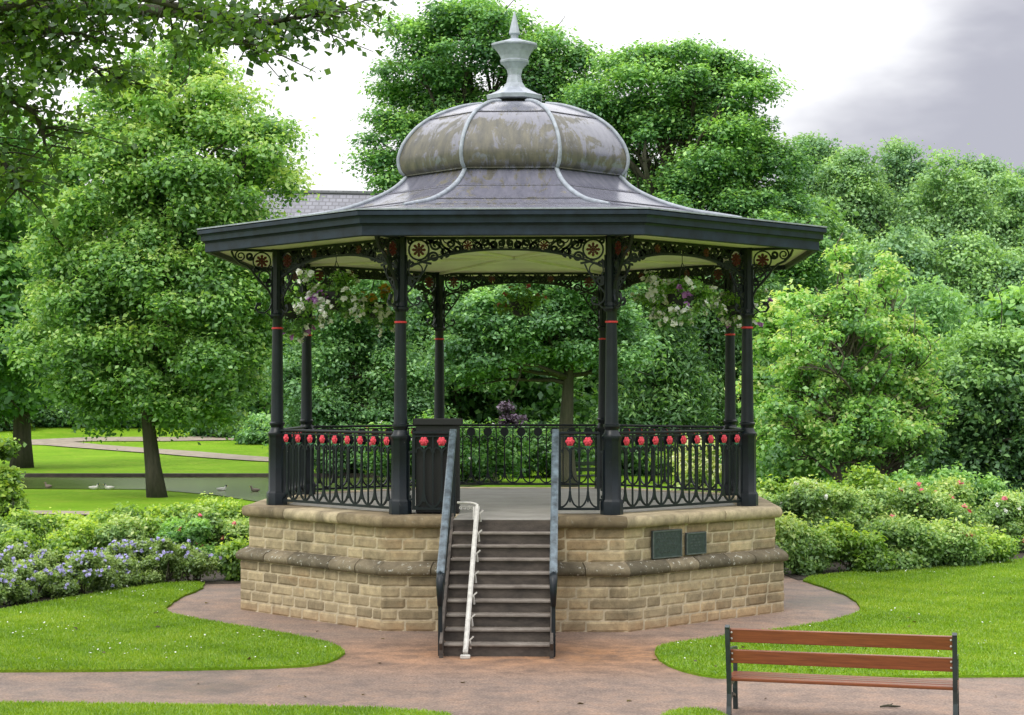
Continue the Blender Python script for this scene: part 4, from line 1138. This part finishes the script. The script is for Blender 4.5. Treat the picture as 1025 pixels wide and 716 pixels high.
# --- park bench seen from behind
def bench(name, p0, p1, label, legs=2, group=None, slat='wood'):
    """p0,p1: ends of the back on the ground; sitter looks away from the camera"""
    p0 = Vector(p0); p1 = Vector(p1); d = (p1 - p0); ln = d.length; rz = math.atan2(d.y, d.x)
    root = empty(name, (p0 + p1) / 2, rz); tag(root, label, 'bench', group)
    for i in range(legs):
        x = -ln / 2 + .035 + (ln - .07) * i / (legs - 1); mb = MB()
        mb.ribbon([(.0, 0), (.02, .1), (.04, .22), (.035, .34), (.0, .5), (-.045, .7), (-.075, .875), (-.085, .90)], [.06, .045, .05, .06, .05, .045, .045, .055], .045, (x, 0, 0), Vector((0, 1, 0)), Vector((0, 0, 1)))
        mb.ribbon([(.46, 0), (.44, .1), (.42, .22), (.43, .34)], [.06, .045, .045, .05], .045, (x, 0, 0), Vector((0, 1, 0)), Vector((0, 0, 1)))
        mb.ribbon([(.02, .33), (.2, .325), (.44, .34)], .04, .045, (x, 0, 0), Vector((0, 1, 0)), Vector((0, 0, 1)))
        mb.ribbon([(.04, .14), (.2, .2), (.44, .14)], .025, .03, (x, 0, 0), Vector((0, 1, 0)), Vector((0, 0, 1)))
        if i in (0, legs - 1):
            mb.ribbon([(-.035, .64), (.1, .65), (.3, .63), (.44, .62), (.47, .58), (.44, .5), (.44, .34)], .035, .04, (x, 0, 0), Vector((0, 1, 0)), Vector((0, 0, 1)))
        mb.build('leg', M['benchiron'], root)
    for z, y, h in ((.805, -.025 - .05, .135), (.595, .0 - .035, .135)):
        mb = MB(); mb.box((0, y + .055, z), (ln - .05, .032, h), Matrix.Rotation(R(7), 3, 'X'), .006); sl_ = mb.build('back_slat', M[slat], root)
        mb = MB()
        for sx in (-1, 1):
            for dz in (-.03, .03): mb.ball((sx * (ln / 2 - .07), y + .036 + dz * -.12, z + dz), .011, 8, 4)
        mb.build('screw', M['alu'], sl_)
    for j in range(4):
        mb = MB(); mb.box((0, .065 + j * .108, .372 - (0.004 if j == 0 else 0)), (ln - .02, .095, .034), None, .008); mb.build('seat_slat', M[slat], root)
    return root
b0_ = at(725, 0, 17.5); b1_ = at(958, 0, 16.9)
bench('park_bench', (b0_.x, b0_.y, 0), (b1_.x, b1_.y, 0), 'varnished wooden slatted bench with black iron ends in the near right corner of the path')
q0, q1 = ground_at(572, 487), ground_at(600, 487)
bench('park_bench', q0, q0 + Vector((1.5, .3, 0)), 'small dark bench on the grass far behind the bandstand railing', slat='benchiron')

# twig on the path
tg = MB(); p = at(890, 708); tg.tube([p + Vector((-.11, 0, .02)), p + Vector((-.03, .01, .03)), p + Vector((.04, -.01, .025)), p + Vector((.10, .02, .02))], [.008, .014, .012, .005], 6); tg.tube([p + Vector((-.02, .01, .03)), p + Vector((.03, .06, .04))], .005, 5)
tag(tg.build('twig', M['darkbark'], None, True), 'small dark fallen twig lying on the path behind the bench', 'twig')

fl_ = np.random.default_rng(9); n = 90
P = np.stack([fl_.uniform(-8, 9, n), fl_.uniform(-11, 1.5, n), np.full(n, .03)], 1); P = P[np.hypot(P[:, 0], P[:, 1]) > 4.6]; P = P[~((np.abs(P[:, 0]) < 1) & (P[:, 1] > -6.6))]; n = len(P)
P[:, 2] = np.where(pip(P, lawn_polys[0]) | pip(P, lawn_polys[1]), .07, .02)
V, T_ = leaf_quads(fl_, P, unit(np.array([0, 0, 1]) + fl_.normal(0, .25, (n, 3))), .06, fl_.uniform(0, 1, n), .7)
o = np_mesh('fallen_leaves', V, 4, T_, m_leaf('fallen', (.05, .03, .012), (.12, .08, .03), (.2, .17, .05))); tag(o, 'few small brown leaves lying loose on the path and lawn', 'leaves', kind='stuff')
# ducks on the pond
def duck(px, y, rz, male, label):
    p = ground_at(px, y); root = empty('duck', (p.x, p.y, .02), rz); root.scale = (.65, .65, .65); tag(root, label, 'duck')
    mb = MB(); mb.tube([(-.26, 0, .13), (-.18, 0, .10), (-.06, 0, .08), (.08, 0, .08), (.17, 0, .11), (.20, 0, .17), (.21, 0, .23), (.235, 0, .26), (.26, 0, .25)], [.012, .06, .10, .11, .08, .05, .045, .05, .03], 10)
    mb.build('body', M['duckwhite' if male else 'duckbody'], root, True)
    mb = MB(); mb.ball((.235, 0, .262), .054, 10, 6); mb.build('head', M['duckhead' if male else 'duckbody'], root, True)
    mb = MB(); mb.tube([(.27, 0, .255), (.34, 0, .245)], [.022, .012], 6); mb.build('bill', M['bill'], root)
duck(49, 489, 2.6, False, 'brown duck at the left end of the pond edge')
duck(94, 490.5, .3, True, 'pale bodied duck swimming left of the lime trunk')
duck(110, 490.5, 3.3, True, 'pale bodied duck swimming nearest the lime trunk on its left')
duck(222, 492, .2, True, 'pale duck on the pond right of the lime trunk')
duck(256, 493, 2.9, False, 'brown duck on the pond close to the left bandstand column')

# house roof on the rise behind the trees
hb = empty('house', at(350, 0, 125, 0) * 1.0, R(8)); hb.location = Vector(((350 - CX) / F * 125, 125 - CAMD, 2)); tag(hb, 'large pale house with grey slate roof showing between the trees', 'house')
mb = MB(); mb.box((0, 0, 5.2), (19, 9, 10.6), None); mb.build('wall', M['render_wall'], hb)
mb = MB(); z0_, z1_ = 10.5, 15.6
mb.add([(-10, -5, z0_), (10, -5, z0_), (9.2, 0, z1_), (-9.2, 0, z1_)], [(0, 1, 2, 3)], [(0, 0), (20, 0), (20, 7), (0, 7)])
mb.add([(10, 5, z0_), (-10, 5, z0_), (-9.2, 0, z1_), (9.2, 0, z1_)], [(0, 1, 2, 3)], [(0, 0), (20, 0), (20, 7), (0, 7)])
mb.add([(-10, 5, z0_), (-10, -5, z0_), (-9.2, 0, z1_)], [(0, 1, 2)]); mb.add([(10, -5, z0_), (10, 5, z0_), (9.2, 0, z1_)], [(0, 1, 2)])
rf = mb.build('roof', M['slate'], hb)
mb = MB(); mb.bar((-9.2, 0, z1_ + .05), (9.2, 0, z1_ + .05), .35, .2); mb.build('ridge', M['slate'], rf)
for i in range(5):
    for zz_ in (2.4, 6.2):
        mb = MB(); mb.box((-7.4 + i * 3.7, -4.52, zz_ + .6), (1.1, .06, 1.7)); w0 = mb.build('window', M['alu'], hb)
        mb = MB(); mb.box((-7.4 + i * 3.7, -4.57, zz_ + .6), (.9, .04, 1.5)); mb.build('pane', M['glass'], w0)
#PART3
# ------------------------------------------------------------------ TREES
def wx(px, d): return (px - CX) / F * d
def zy(y, d): return CAMZ - (y - HY) / F * d
def E(cpx, cy_, rpx, ry, d, d0, base, ydep=None, dy=0):
    """ellipsoid of a crown from photo measurements, local to a tree at (base px, depth d0)"""
    s_ = d / F
    z0 = float(H(wx(base, d0), d0 - CAMD))
    return (wx(cpx, d) - wx(base, d0), dy, zy(cy_, d) - z0, rpx * s_, (ydep or rpx * s_ * 0.85), ry * s_)
def T(name, base, d, envpx, k, n, leaf, mat, label, **kw):
    loc = Vector((wx(base, d), d - CAMD, float(H(wx(base, d), d - CAMD))))
    env = [E(c, y, r, ry, d, d, base) for c, y, r, ry in envpx]
    return tree(name, loc, env, k, n, leaf, M[mat], label, **kw)

# the lime by the pond
T('lime_tree', 158, 56, [(165, 130, 85, 85), (205, 190, 88, 95), (110, 230, 85, 110), (165, 320, 118, 95), (180, 262, 106, 70), (70, 270, 50, 50), (90, 340, 70, 70), (215, 370, 62, 55), (150, 395, 95, 35)], 420, 230000, .145, 'l_lime',
  'bright green lime tree with a leaning grey trunk beside the pond', seed=5, crad=.78, flat=.68, up=.6, trunk_r=.26, bark='darkbark', limbs=40, lean=(-1.3, .2), fork=.22, shade=.45, trunk_top=10.5)
# overhanging tree from outside the frame, near
rngO = np.random.default_rng(77)
oroot = empty('overhanging_tree', (-8.2, -11.5, 0)); tag(oroot, 'leafy tree whose dark branches hang into the upper left corner', 'tree')
mb = MB(); mb.tube([(0, 0, -.1), (.05, 0, .6), (.1, .1, 2.5), (.0, .2, 5), (.2, .2, 7.2), (.3, .1, 9)], [.42, .33, .28, .24, .17, .05], 12)
def W_(px, y, d): 
    p = at(px, y, d); return p - Vector((-8.2, -11.5, 0))
cl = []
def branch(p0, pts, r0, seed):
    rg = np.random.default_rng(seed); P = [Vector(p0)] + [W_(*q) for q in pts]; Q = crm([tuple(p)[:2] for p in P], 5); Zs = crm([(p.z, 0) for p in P], 5)
    path = [Vector((q[0], q[1], z[0])) for q, z in zip(Q, Zs)]; n = len(path)
    mb.tube(path, [r0 * (1 - .88 * i / (n - 1)) for i in range(n)], 7)
    for i in range(4, n):
        if (path[i] + Vector((-8.2, 0, 0))).x < -6: continue
        for _ in range(3):
            dv_ = Vector((rg.normal() * .25 + .06, rg.normal() * .35, rg.normal() * .12 - .07)); e = path[i] + dv_
            mb.tube([path[i], path[i].lerp(e, .5) + Vector((0, 0, .03)), e], [.010, .007, .003], 4)
            cl.append((e, .17)); cl.append((path[i].lerp(e, .6), .12))
branch((.1, .1, 5.2), [(-60, 30, 15.5), (60, 8, 15.4), (190, 12, 15.3), (255, 22, 15.2), (285, 18, 15.2), (325, 12, 15.1)], .09, 1)
branch((.1, .1, 5.6), [(-40, 20, 14.9), (60, -8, 14.8), (150, -2, 14.6), (215, 22, 14.6), (248, 45, 14.6)], .07, 2)
branch((.1, .1, 5.8), [(0, -25, 15.8), (140, -25, 15.8), (270, -15, 15.8), (310, -2, 15.8), (340, 8, 15.8)], .07, 3)
branch((.1, .1, 4.4), [(-80, 80, 16), (-20, 90, 16), (30, 110, 16), (45, 150, 16)], .08, 4)
branch((.1, .1, 4.8), [(-60, 40, 16.5), (20, 50, 16.4), (80, 60, 16.4), (110, 85, 16.4)], .07, 5)
branch((.1, .1, 5.0), [(-80, 20, 15), (-10, 30, 15), (60, 30, 15), (105, 40, 15)], .07, 6)
branch((.1, .1, 4.0), [(-90, 130, 15.5), (-40, 140, 15.5), (0, 160, 15.4), (15, 190, 15.4)], .07, 8)
for _ in range(170):
    c = (rngO.uniform(-70, 75), rngO.uniform(-60, 110)); 
    if c[0] * .8 + c[1] > 125: continue
    cl.append((W_(c[0], c[1], rngO.uniform(14.4, 17.5)), .24))
for _ in range(70):
    px = rngO.uniform(60, 280); yy = rngO.uniform(-45, 6 + 18 * math.sin(px / 60)); cl.append((W_(px, yy, rngO.uniform(14.4, 16.5)), .17))
for _ in range(90): cl.append((Vector((rngO.normal() * 1.9, rngO.normal() * 1.9, 7.8 + rngO.normal() * .9)), .7))
C = np.array([tuple(c) for c, r in cl]); rad = np.array([r for c, r in cl])
P, Nn, idx, rr, d = clump_leaves(rngO, C, rad, 36000, .6, .4, .6)
tint = .45 + rngO.normal(0, .14, len(C))[idx] + rngO.normal(0, .16, len(P)) + .2 * d[:, 2]  # clump tops tinted lighter as if lit from above
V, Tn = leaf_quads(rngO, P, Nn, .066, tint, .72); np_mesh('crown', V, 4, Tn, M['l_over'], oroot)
mb.build('trunk', M['darkbark'], oroot, True)

T('broadleaf_tree', 22, 78, [(30, 190, 60, 50), (-15, 260, 60, 90), (60, 300, 55, 70), (10, 370, 70, 50)], 90, 52000, .30, 'l_mid',
  'open dark limbed tree behind the lime at the left edge', seed=21, crad=1.35, flat=.55, trunk_r=.42, limbs=26, fork=.3, trunk_top=13, shade=.45)
T('broadleaf_tree', -75, 62, [(-60, 200, 90, 120), (-40, 330, 80, 90)], 70, 32000, .28, 'l_mid', 'tall leafy tree at the far left edge of the park', seed=22, crad=1.3, trunk_r=.4)
# woodland belt behind the far lawn, left to right
belt = [(-40, 118, 300, 60, 'l_dark'), (18, 112, 340, 52, 'l_dark'), (75, 120, 320, 60, 'l_mid'), (128, 110, 345, 50, 'l_dark'), (190, 118, 325, 55, 'l_dark'), (245, 110, 335, 52, 'l_mid'), (300, 122, 315, 60, 'l_dark')]
labs = ['dense dark tree at the far left end of the wood behind the lawn', 'dark spreading tree second from the left behind the far lawn', 'mid green tree behind the far lawn just left of the lime crown', 'dark low branched tree directly behind the lime trunk',
        'dark tree behind the far lawn right of the lime trunk', 'mid green tree beyond the lawn next to the left bandstand column', 'dark tree seen between the two left hand bandstand columns']
for i, ((px, d_, yc, r, mt), lb) in enumerate(zip(belt, labs)):
    T('woodland_tree', px, d_, [(px, yc, r, r * 1.1), (px + 12, yc + 45, r * 1.05, 42)], 60, 22000, .38, mt, lb, seed=60 + i, crad=1.7, trunk_r=.4, limbs=10, group='trees along the edge of the far lawn', fork=.15)
# two great trees behind the roof
T('layered_tree', 478, 86, [(480, 55, 80, 52), (418, 100, 52, 52), (535, 75, 55, 50), (470, 140, 75, 50), (408, 165, 40, 30), (430, 190, 55, 45), (500, 215, 90, 60), (572, 85, 34, 45), (565, 120, 35, 40), (390, 140, 22, 30), (425, 30, 30, 22), (470, 22, 45, 22), (395, 75, 22, 18)], 280, 165000, .18, 'l_pine',
  'tall layered tree rising behind the left of the domed roof', seed=31, crad=1.05, flat=.55, up=.9, trunk_r=.6, limbs=46, fork=.25, shade=.5, trunk_top=19, spread=.45)
T('layered_tree', 672, 80, [(690, 95, 80, 52), (640, 90, 45, 45), (735, 100, 48, 45), (690, 160, 95, 50), (760, 195, 50, 50), (700, 230, 110, 50), (770, 260, 55, 60), (700, 290, 90, 50), (605, 95, 34, 45), (600, 130, 32, 50), (655, 180, 60, 40), (790, 225, 35, 40), (805, 270, 30, 40), (640, 60, 25, 20), (700, 52, 40, 16)], 340, 190000, .17, 'l_pine',
  'broad layered tree with dark spreading limbs right of the roof', seed=32, crad=.95, flat=.55, up=.9, trunk_r=.62, limbs=70, fork=.2, shade=.5, trunk_top=17, spread=.45)
# seen through the bandstand
T('broadleaf_tree', 352, 72, [(350, 300, 62, 65), (375, 370, 60, 55), (320, 395, 50, 50), (360, 435, 75, 30)], 150, 80000, .15, 'l_blue', 'soft pale green tree seen through the left bays of the bandstand', seed=41, crad=1.0, flat=.5, up=.7, trunk_r=.25, trunk_top=8)
T('broadleaf_tree', 567, 62, [(500, 300, 60, 50), (575, 290, 65, 50), (480, 350, 45, 35), (600, 340, 45, 40), (540, 335, 70, 35)], 150, 80000, .15, 'l_blue', 'spreading sycamore with a thick brown trunk behind the rear railing', seed=42, crad=.85, flat=.45, up=.8, trunk_r=.36, bark='darkbark', limbs=30, fork=.6, trunk_top=6.2)
T('woodland_tree', 455, 78, [(450, 320, 60, 70), (470, 390, 60, 50), (440, 430, 50, 30)], 60, 24000, .30, 'l_dark', 'dark tree behind the rear centre left column', seed=43, crad=1.5, trunk_r=.4, limbs=8, fork=.15)
T('yew_tree', 655, 72, [(650, 330, 40, 60), (665, 400, 48, 50), (655, 440, 45, 35)], 80, 34000, .22, 'l_dark', 'dark feathery yew seen through the right front bay', seed=44, crad=1.0, flat=.8, up=.3, trunk_r=.3, limbs=8, fork=.1, aspect=.35)
T('yew_tree', 728, 75, [(725, 300, 45, 70), (735, 390, 45, 60), (720, 440, 45, 30)], 80, 34000, .22, 'l_dark', 'dark tree directly behind the right hand columns', seed=45, crad=1.1, flat=.8, up=.3, trunk_r=.3, limbs=8, fork=.1, aspect=.4)
T('woodland_tree', 600, 96, [(600, 330, 70, 80), (590, 420, 70, 50)], 60, 24000, .32, 'l_dark', 'dark tree filling the gap behind the sycamore trunk', seed=46, crad=1.6, trunk_r=.4, limbs=8, fork=.15)
T('woodland_tree', 530, 82, [(530, 330, 60, 80), (520, 420, 70, 50)], 60, 24000, .32, 'l_mid', 'mid green tree behind the rear centre basket', seed=47, crad=1.6, trunk_r=.4, limbs=8, fork=.15)
T('woodland_tree', 390, 98, [(395, 340, 55, 80), (390, 420, 60, 50)], 60, 24000, .32, 'l_mid', 'mid green tree behind the left front column', seed=48, crad=1.6, trunk_r=.4, limbs=8, fork=.15)
# right hand side
T('young_tree', 838, 45, [(848, 262, 13, 20), (845, 292, 27, 40), (835, 350, 58, 50), (810, 410, 50, 50), (850, 430, 66, 32)], 230, 31000, .11, 'l_young', 'slim pale green young tree just right of the bandstand', seed=51, crad=.36, flat=.7, up=.6, trunk_r=.09, bark='bark', limbs=44, fork=.15, shade=.4, trunk_top=6.4, fill=.5, stems=[(0, 0, .1, 0), (.35, .2, .35, 0)])
T('young_tree', 882, 46.5, [(886, 274, 12, 18), (884, 306, 27, 40), (885, 360, 52, 50), (900, 415, 50, 45), (875, 436, 62, 32)], 210, 29000, .11, 'l_young', 'second slim pale young tree nearer the right edge', seed=52, crad=.36, flat=.7, up=.6, trunk_r=.08, bark='bark', limbs=44, fork=.15, shade=.4, trunk_top=6.0, fill=.5, stems=[(0, 0, .1, 0), (.5, .1, -.2, .1)])
T('young_tree', 788, 50, [(785, 330, 25, 40), (785, 390, 35, 60), (790, 450, 40, 30)], 80, 24000, .15, 'l_young', 'narrow pale tree against the right hand column', seed=58, crad=.5, flat=.7, trunk_r=.07, limbs=24, fork=.15, trunk_top=5.6)
T('broadleaf_tree', 985, 50, [(985, 380, 55, 50), (960, 430, 45, 50), (1020, 440, 60, 60), (990, 490, 70, 30)], 120, 60000, .14, 'l_dark', 'low dark tree with its lit top tinted yellow green at the right edge', seed=53, crad=.75, flat=.6, up=.6, trunk_r=.2, limbs=16, fork=.15, light_top=.75, shade=.5)  # strong light_top paints the lit crown top into the leaf tint
T('broadleaf_tree', 1080, 58, [(1070, 330, 60, 60), (1075, 420, 75, 70)], 70, 30000, .24, 'l_mid', 'tree rising just outside the right edge', seed=54, crad=1.1, trunk_r=.3)
T('weeping_tree', 925, 72, [(925, 320, 28, 28), (922, 350, 38, 30), (930, 400, 45, 60)], 70, 28000, .2, 'l_blue', 'small rounded pale tree behind the two young trees', seed=55, crad=.8, flat=1.0, up=.2, trunk_r=.2, aspect=.4)
T('broadleaf_tree', 985, 80, [(975, 350, 45, 40), (1000, 340, 40, 35), (985, 400, 60, 50)], 70, 28000, .25, 'l_mid', 'rounded mid green tree in front of the wooded hill', seed=56, crad=1.1, trunk_r=.3)
T('broadleaf_tree', 790, 90, [(800, 260, 40, 50), (810, 340, 50, 60), (800, 420, 60, 50)], 80, 30000, .3, 'l_dark', 'dark tree between the layered tree and the wooded hill', seed=57, crad=1.4, trunk_r=.35)
T('broadleaf_tree', 870, 95, [(870, 330, 50, 45), (880, 400, 60, 50)], 60, 24000, .32, 'l_dark', 'dark tree at the foot of the wooded hill behind the young trees', seed=59, crad=1.5, trunk_r=.35)
hz = [(812, 150, 175, 36, 'l_haze2', 'hazy tree at the left end of the hilltop wood'), (852, 145, 205, 55, 'l_haze', 'hazy broad crown on the hill above the young trees'),
      (905, 160, 190, 46, 'l_haze2', 'deeper green hilltop tree in the middle of the distant wood'), (945, 143, 218, 62, 'l_haze', 'largest hazy rounded tree on the wooded hill'),
      (985, 162, 195, 45, 'l_haze2', 'hazy hilltop tree behind the largest rounded one'), (1015, 145, 235, 60, 'l_haze', 'pale hazy tree on the hill at the right edge'),
      (1040, 158, 215, 48, 'l_haze2', 'hazy tree cut off by the right edge of the hill'), (835, 134, 268, 48, 'l_haze', 'lower hazy tree on the slope near the bandstand roof'),
      (900, 130, 285, 55, 'l_haze2', 'dark green slope tree below the hilltop wood'), (965, 130, 290, 52, 'l_haze', 'slope tree above the small rounded pale tree'), (1030, 130, 300, 50, 'l_haze2', 'low slope tree near the right edge')]
for i, (px, d_, yc, r, mt, lb) in enumerate(hz):
    T('hill_tree', px, d_, [(px, yc, r * .62, r * .98), (px - 3, yc + r * .75, r * .85, r * .8), (px + r * .15, yc + r * .25, r * .6, r * .7)], 120, 46000, .27, mt, lb, seed=80 + i, crad=1.35, flat=.75, trunk_r=.45, limbs=8, shade=.5, group='trees on the distant wooded hill')
# filler wood on the hill, reads as one mass
C = []
rg = np.random.default_rng(5)
for _ in range(420):
    x = rg.uniform(-75, 85); y = rg.uniform(118, 185); h = float(H(x, y))
    top = 9 if x < 20 else 11
    C.append((x, y, h + rg.uniform(1, top)))
C = np.array(C); P, Nn, idx, rr, d = clump_leaves(rg, C, np.full(len(C), 3.0) * rg.uniform(.7, 1.3, len(C)), 150000, .8, .5, .4)
tint = .4 + rg.normal(0, .12, len(C))[idx] + rg.normal(0, .12, len(P)) + .25 * d[:, 2]  # light from above painted in: upper sides of clumps paler
V, Tn = leaf_quads(rg, P, Nn, .5, tint); o = np_mesh('distant_wood', V, 4, Tn, M['l_haze2']); tag(o, 'hazy green mass of distant woodland covering the hill', 'woodland', kind='stuff')

# understory shrubs seen beyond the far lawn and through the bandstand
def SH(name, px, d_, rpx, hpx, n, leaf, mat, label, cat='shrub', group=None, seed=1, flowers=None, lobes=3, **kw):
    rg_ = random.Random(seed); s_ = d_ / F; X = wx(px, d_); z = float(H(X, d_ - CAMD)); bl = []
    for i in range(lobes):
        u = (i + .5) / lobes * 2 - 1; h_ = hpx * s_ * rg_.uniform(.8, 1.0)
        bl.append((u * rpx * s_ * .62, rg_.uniform(-.2, .2) * rpx * s_, h_ * .5, rpx * s_ * .5, rpx * s_ * .5, h_ * .5))
    return shrub(name, (X, d_ - CAMD, z), bl, n, leaf, M[mat], label, cat, group, seed, flowers, **kw)
SH('shrub', 262, 100, 32, 28, 7000, .2, 'l_blue', 'pale grey green bush under the trees beside the left column', seed=101, crad=.6)
SH('shrub', 215, 104, 26, 18, 5000, .22, 'l_dark', 'dark low bush behind the far lawn right of the lime trunk', seed=102, crad=.6)
SH('shrub', 60, 108, 40, 20, 6000, .22, 'l_dark', 'long low dark bush at the top of the far bank', seed=103, crad=.6)
SH('shrub', 135, 108, 36, 24, 6000, .22, 'l_dark', 'dark bush behind the lime trunk', seed=104, crad=.6)
SH('shrub', 0, 106, 36, 30, 6000, .22, 'l_dark', 'dark bush at the left end of the far bank', seed=119, crad=.6)
SH('leafy_shrub', 0, 40, 22, 118, 12000, .13, 'l_shrub', 'bright yellow green bush at the left edge above the flower bed', seed=105, crad=.35)
SH('purple_shrub', 517, 73, 20, 72, 8000, .13, 'l_purple', 'purple leaved shrub behind the rear railing', seed=106, crad=.35, lobes=3)
SH('variegated_shrub', 702, 52, 26, 92, 8000, .12, 'l_cream', 'cream and green variegated shrub seen through the right front bay', seed=107, crad=.35)
SH('shrub', 470, 66, 60, 62, 11000, .16, 'l_mid', 'leafy bush behind the left half of the rear railing', seed=108, crad=.5, flowers=[(M['p_white'], 20, .1, 'white_flower')])
SH('shrub', 545, 70, 45, 62, 9000, .16, 'l_dark', 'dark bush behind the right half of the rear railing', seed=109, crad=.5)
SH('shrub', 628, 72, 45, 55, 9000, .16, 'l_dark', 'dark bush behind the right front bay', seed=110, crad=.5)
SH('shrub', 700, 66, 45, 48, 9000, .15, 'l_shrub', 'bright bush at the foot of the yew trees', seed=111, crad=.45)
SH('shrub', 410, 66, 50, 62, 9000, .16, 'l_mid', 'mid green bush behind the left front column', seed=112, crad=.5, flowers=[(M['p_pink'], 12, .1, 'pink_flower'), (M['p_white'], 30, .1, 'white_flower')])
SH('shrub', 340, 70, 40, 55, 9000, .16, 'l_blue', 'pale bush behind the left railing panel', seed=113, crad=.5)
SH('shrub', 765, 60, 30, 90, 8000, .15, 'l_mid', 'upright bush just right of the bandstand', seed=114, crad=.45)

SH('shrub', 880, 55, 45, 70, 9000, .14, 'l_mid', 'mid green bush in the shade behind the two young trees', seed=115, crad=.5)
SH('shrub', 800, 58, 45, 70, 9000, .14, 'l_mid', 'mid green bush filling the gap behind the narrow pale tree', seed=116, crad=.5)
SH('shrub', 960, 56, 50, 70, 9000, .14, 'l_dark', 'dark bush under the low dark tree on the right', seed=117, crad=.5)
# left bed: shrubs at the back, blue geraniums in front
lb = [(205, 37, 38, 46, 13000, 'l_shrub', 'rounded yellow green shrub nearest the pond in the left bed'), (150, 35, 34, 50, 11000, 'l_shrub', 'bright low shrub below the lime trunk'),
      (228, 33, 34, 56, 12000, 'l_rose', 'leafy shrub against the left corner of the stone base'), (100, 35, 36, 48, 11000, 'l_shrub', 'low yellow green shrub left of the lime trunk'),
      (45, 35, 40, 42, 11000, 'l_shrub', 'low bright shrub near the left edge of the bed'), (-10, 34, 36, 46, 9000, 'l_rose', 'shrub cut off by the left edge of the bed'),
      (185, 32.5, 30, 54, 9500, 'l_mid', 'darker shrub in the middle of the left bed'), (125, 32, 30, 50, 9000, 'l_rose', 'pale leaved shrub behind the blue flowers'),
      (70, 32, 34, 46, 9000, 'l_shrub', 'yellow green shrub behind the leftmost blue flowers'), (15, 31, 30, 48, 8000, 'l_shrub', 'leafy clump behind the blue flowers at the left edge'), (237, 30.5, 13, 42, 3500, 'l_shrub', 'small low plant at the foot of the stone base on the left')]
for i, (px, d_, r, h, n, mt, l_) in enumerate(lb):
    SH('garden_shrub', px, d_, r * 1.15, h * 1.0, int(n * 1.5), .075, mt, l_, seed=130 + i, group='shrubs in the left flower bed', crad=.3, flowers=[(M['p_pink'], 5, .06, 'pink_flower')] if i in (2, 6) else None)
where = ['at the left edge of the bed', 'second from the left edge', 'third along from the left edge', 'fourth along from the left edge', 'fifth along from the left edge', 'sixth along, in front of the pale shrub', 'fourth from the stone base end', 'third from the stone base end', 'second from the stone base end', 'at the end of the bed nearest the stone base']
for row in (0, 1):
    for i in range(10 if row == 0 else 8):
        px = -8 + i * 22.5 + (11 if row else 0); de = float(np.interp(px, [-20, 0, 90, 150, 212, 260], [25.7, 26.1, 28.0, 29.5, 29.9, 30.2]))
        d_ = de + .42 + (.75 if row else 0)
        lbl = 'blue flowered geranium clump ' + where[i] if row == 0 else 'taller wispy geranium clump in the back row, ' + ['leftmost', 'second from the left', 'third from the left', 'fourth from the left', 'fourth from the right', 'third from the right', 'second from the right', 'rightmost'][i]
        SH('geranium_plant', px, d_, 23, (38 if row == 0 else 46) + 8 * math.sin(i * 1.7), 6500, .045, 'l_ger', lbl, 'plant', 'blue geraniums edging the left bed', seed=150 + i + 40 * row, crad=.15,
           flowers=[(M['p_blue'], 28 if i < 7 else 16, .048, 'blue_flower')], up=.6)
# right bed: roses
rb_ = [(772, 36, 24, 78, 'l_rose', 'rose bush touching the right corner of the stone base', 0), (800, 34, 26, 88, 'l_rose', 'tall rose bush with white blooms right of the stone base', 1), (838, 34, 28, 78, 'l_rose', 'pale leaved rose bush below the first young tree', 0),
       (875, 34.5, 28, 82, 'l_rose', 'rose bush below the second young tree', 2), (915, 35, 28, 85, 'l_rose', 'large rose bush with pink blooms on the right', 2), (955, 35.5, 28, 80, 'l_rose', 'rose bush with a few deep pink blooms near the right edge', 2), (998, 36, 28, 52, 'l_rose', 'low rose bush near the right edge', 3), (1040, 36.5, 28, 50, 'l_rose', 'rose bush cut off by the right edge', 0),
       (855, 31.9, 22, 42, 'l_shrub', 'low bright green shrub at the front of the rose bed', 0), (800, 31.6, 20, 48, 'l_rose', 'low front rose bush next to the path', 0), (900, 32.5, 26, 52, 'l_rose', 'front rose bush above the lawn', 0), (945, 33, 26, 48, 'l_rose', 'low rose bush in the front row on the right', 2), (985, 33.5, 24, 40, 'l_shrub', 'low leafy plant in the front row near the right edge', 0), (830, 41, 60, 66, 'l_shrub', 'broad bush under the young trees', 0), (925, 43, 60, 62, 'l_mid', 'dark bush behind the pink roses', 0)]
for i, (px, d_, r, h, mt, l_, fk) in enumerate(rb_):
    fl = {0: None, 1: [(M['p_white'], 12, .075, 'white_bloom')], 2: [(M['p_pink'], 7, .085, 'pink_bloom')], 3: [(M['p_pink'], 3, .08, 'pink_bloom'), (M['p_white'], 8, .07, 'white_bloom')]}[fk]
    SH('rose_bush' if 'rose' in l_ else 'garden_shrub', px, d_, r * 1.35, h * .98, 17000 if d_ < 40 else 17000, .07 if d_ < 40 else .1, mt, l_, 'shrub', 'bushes in the right hand rose bed', seed=170 + i, flowers=fl, crad=.30 if d_ < 40 else .35)
bpy.context.view_layer.update()
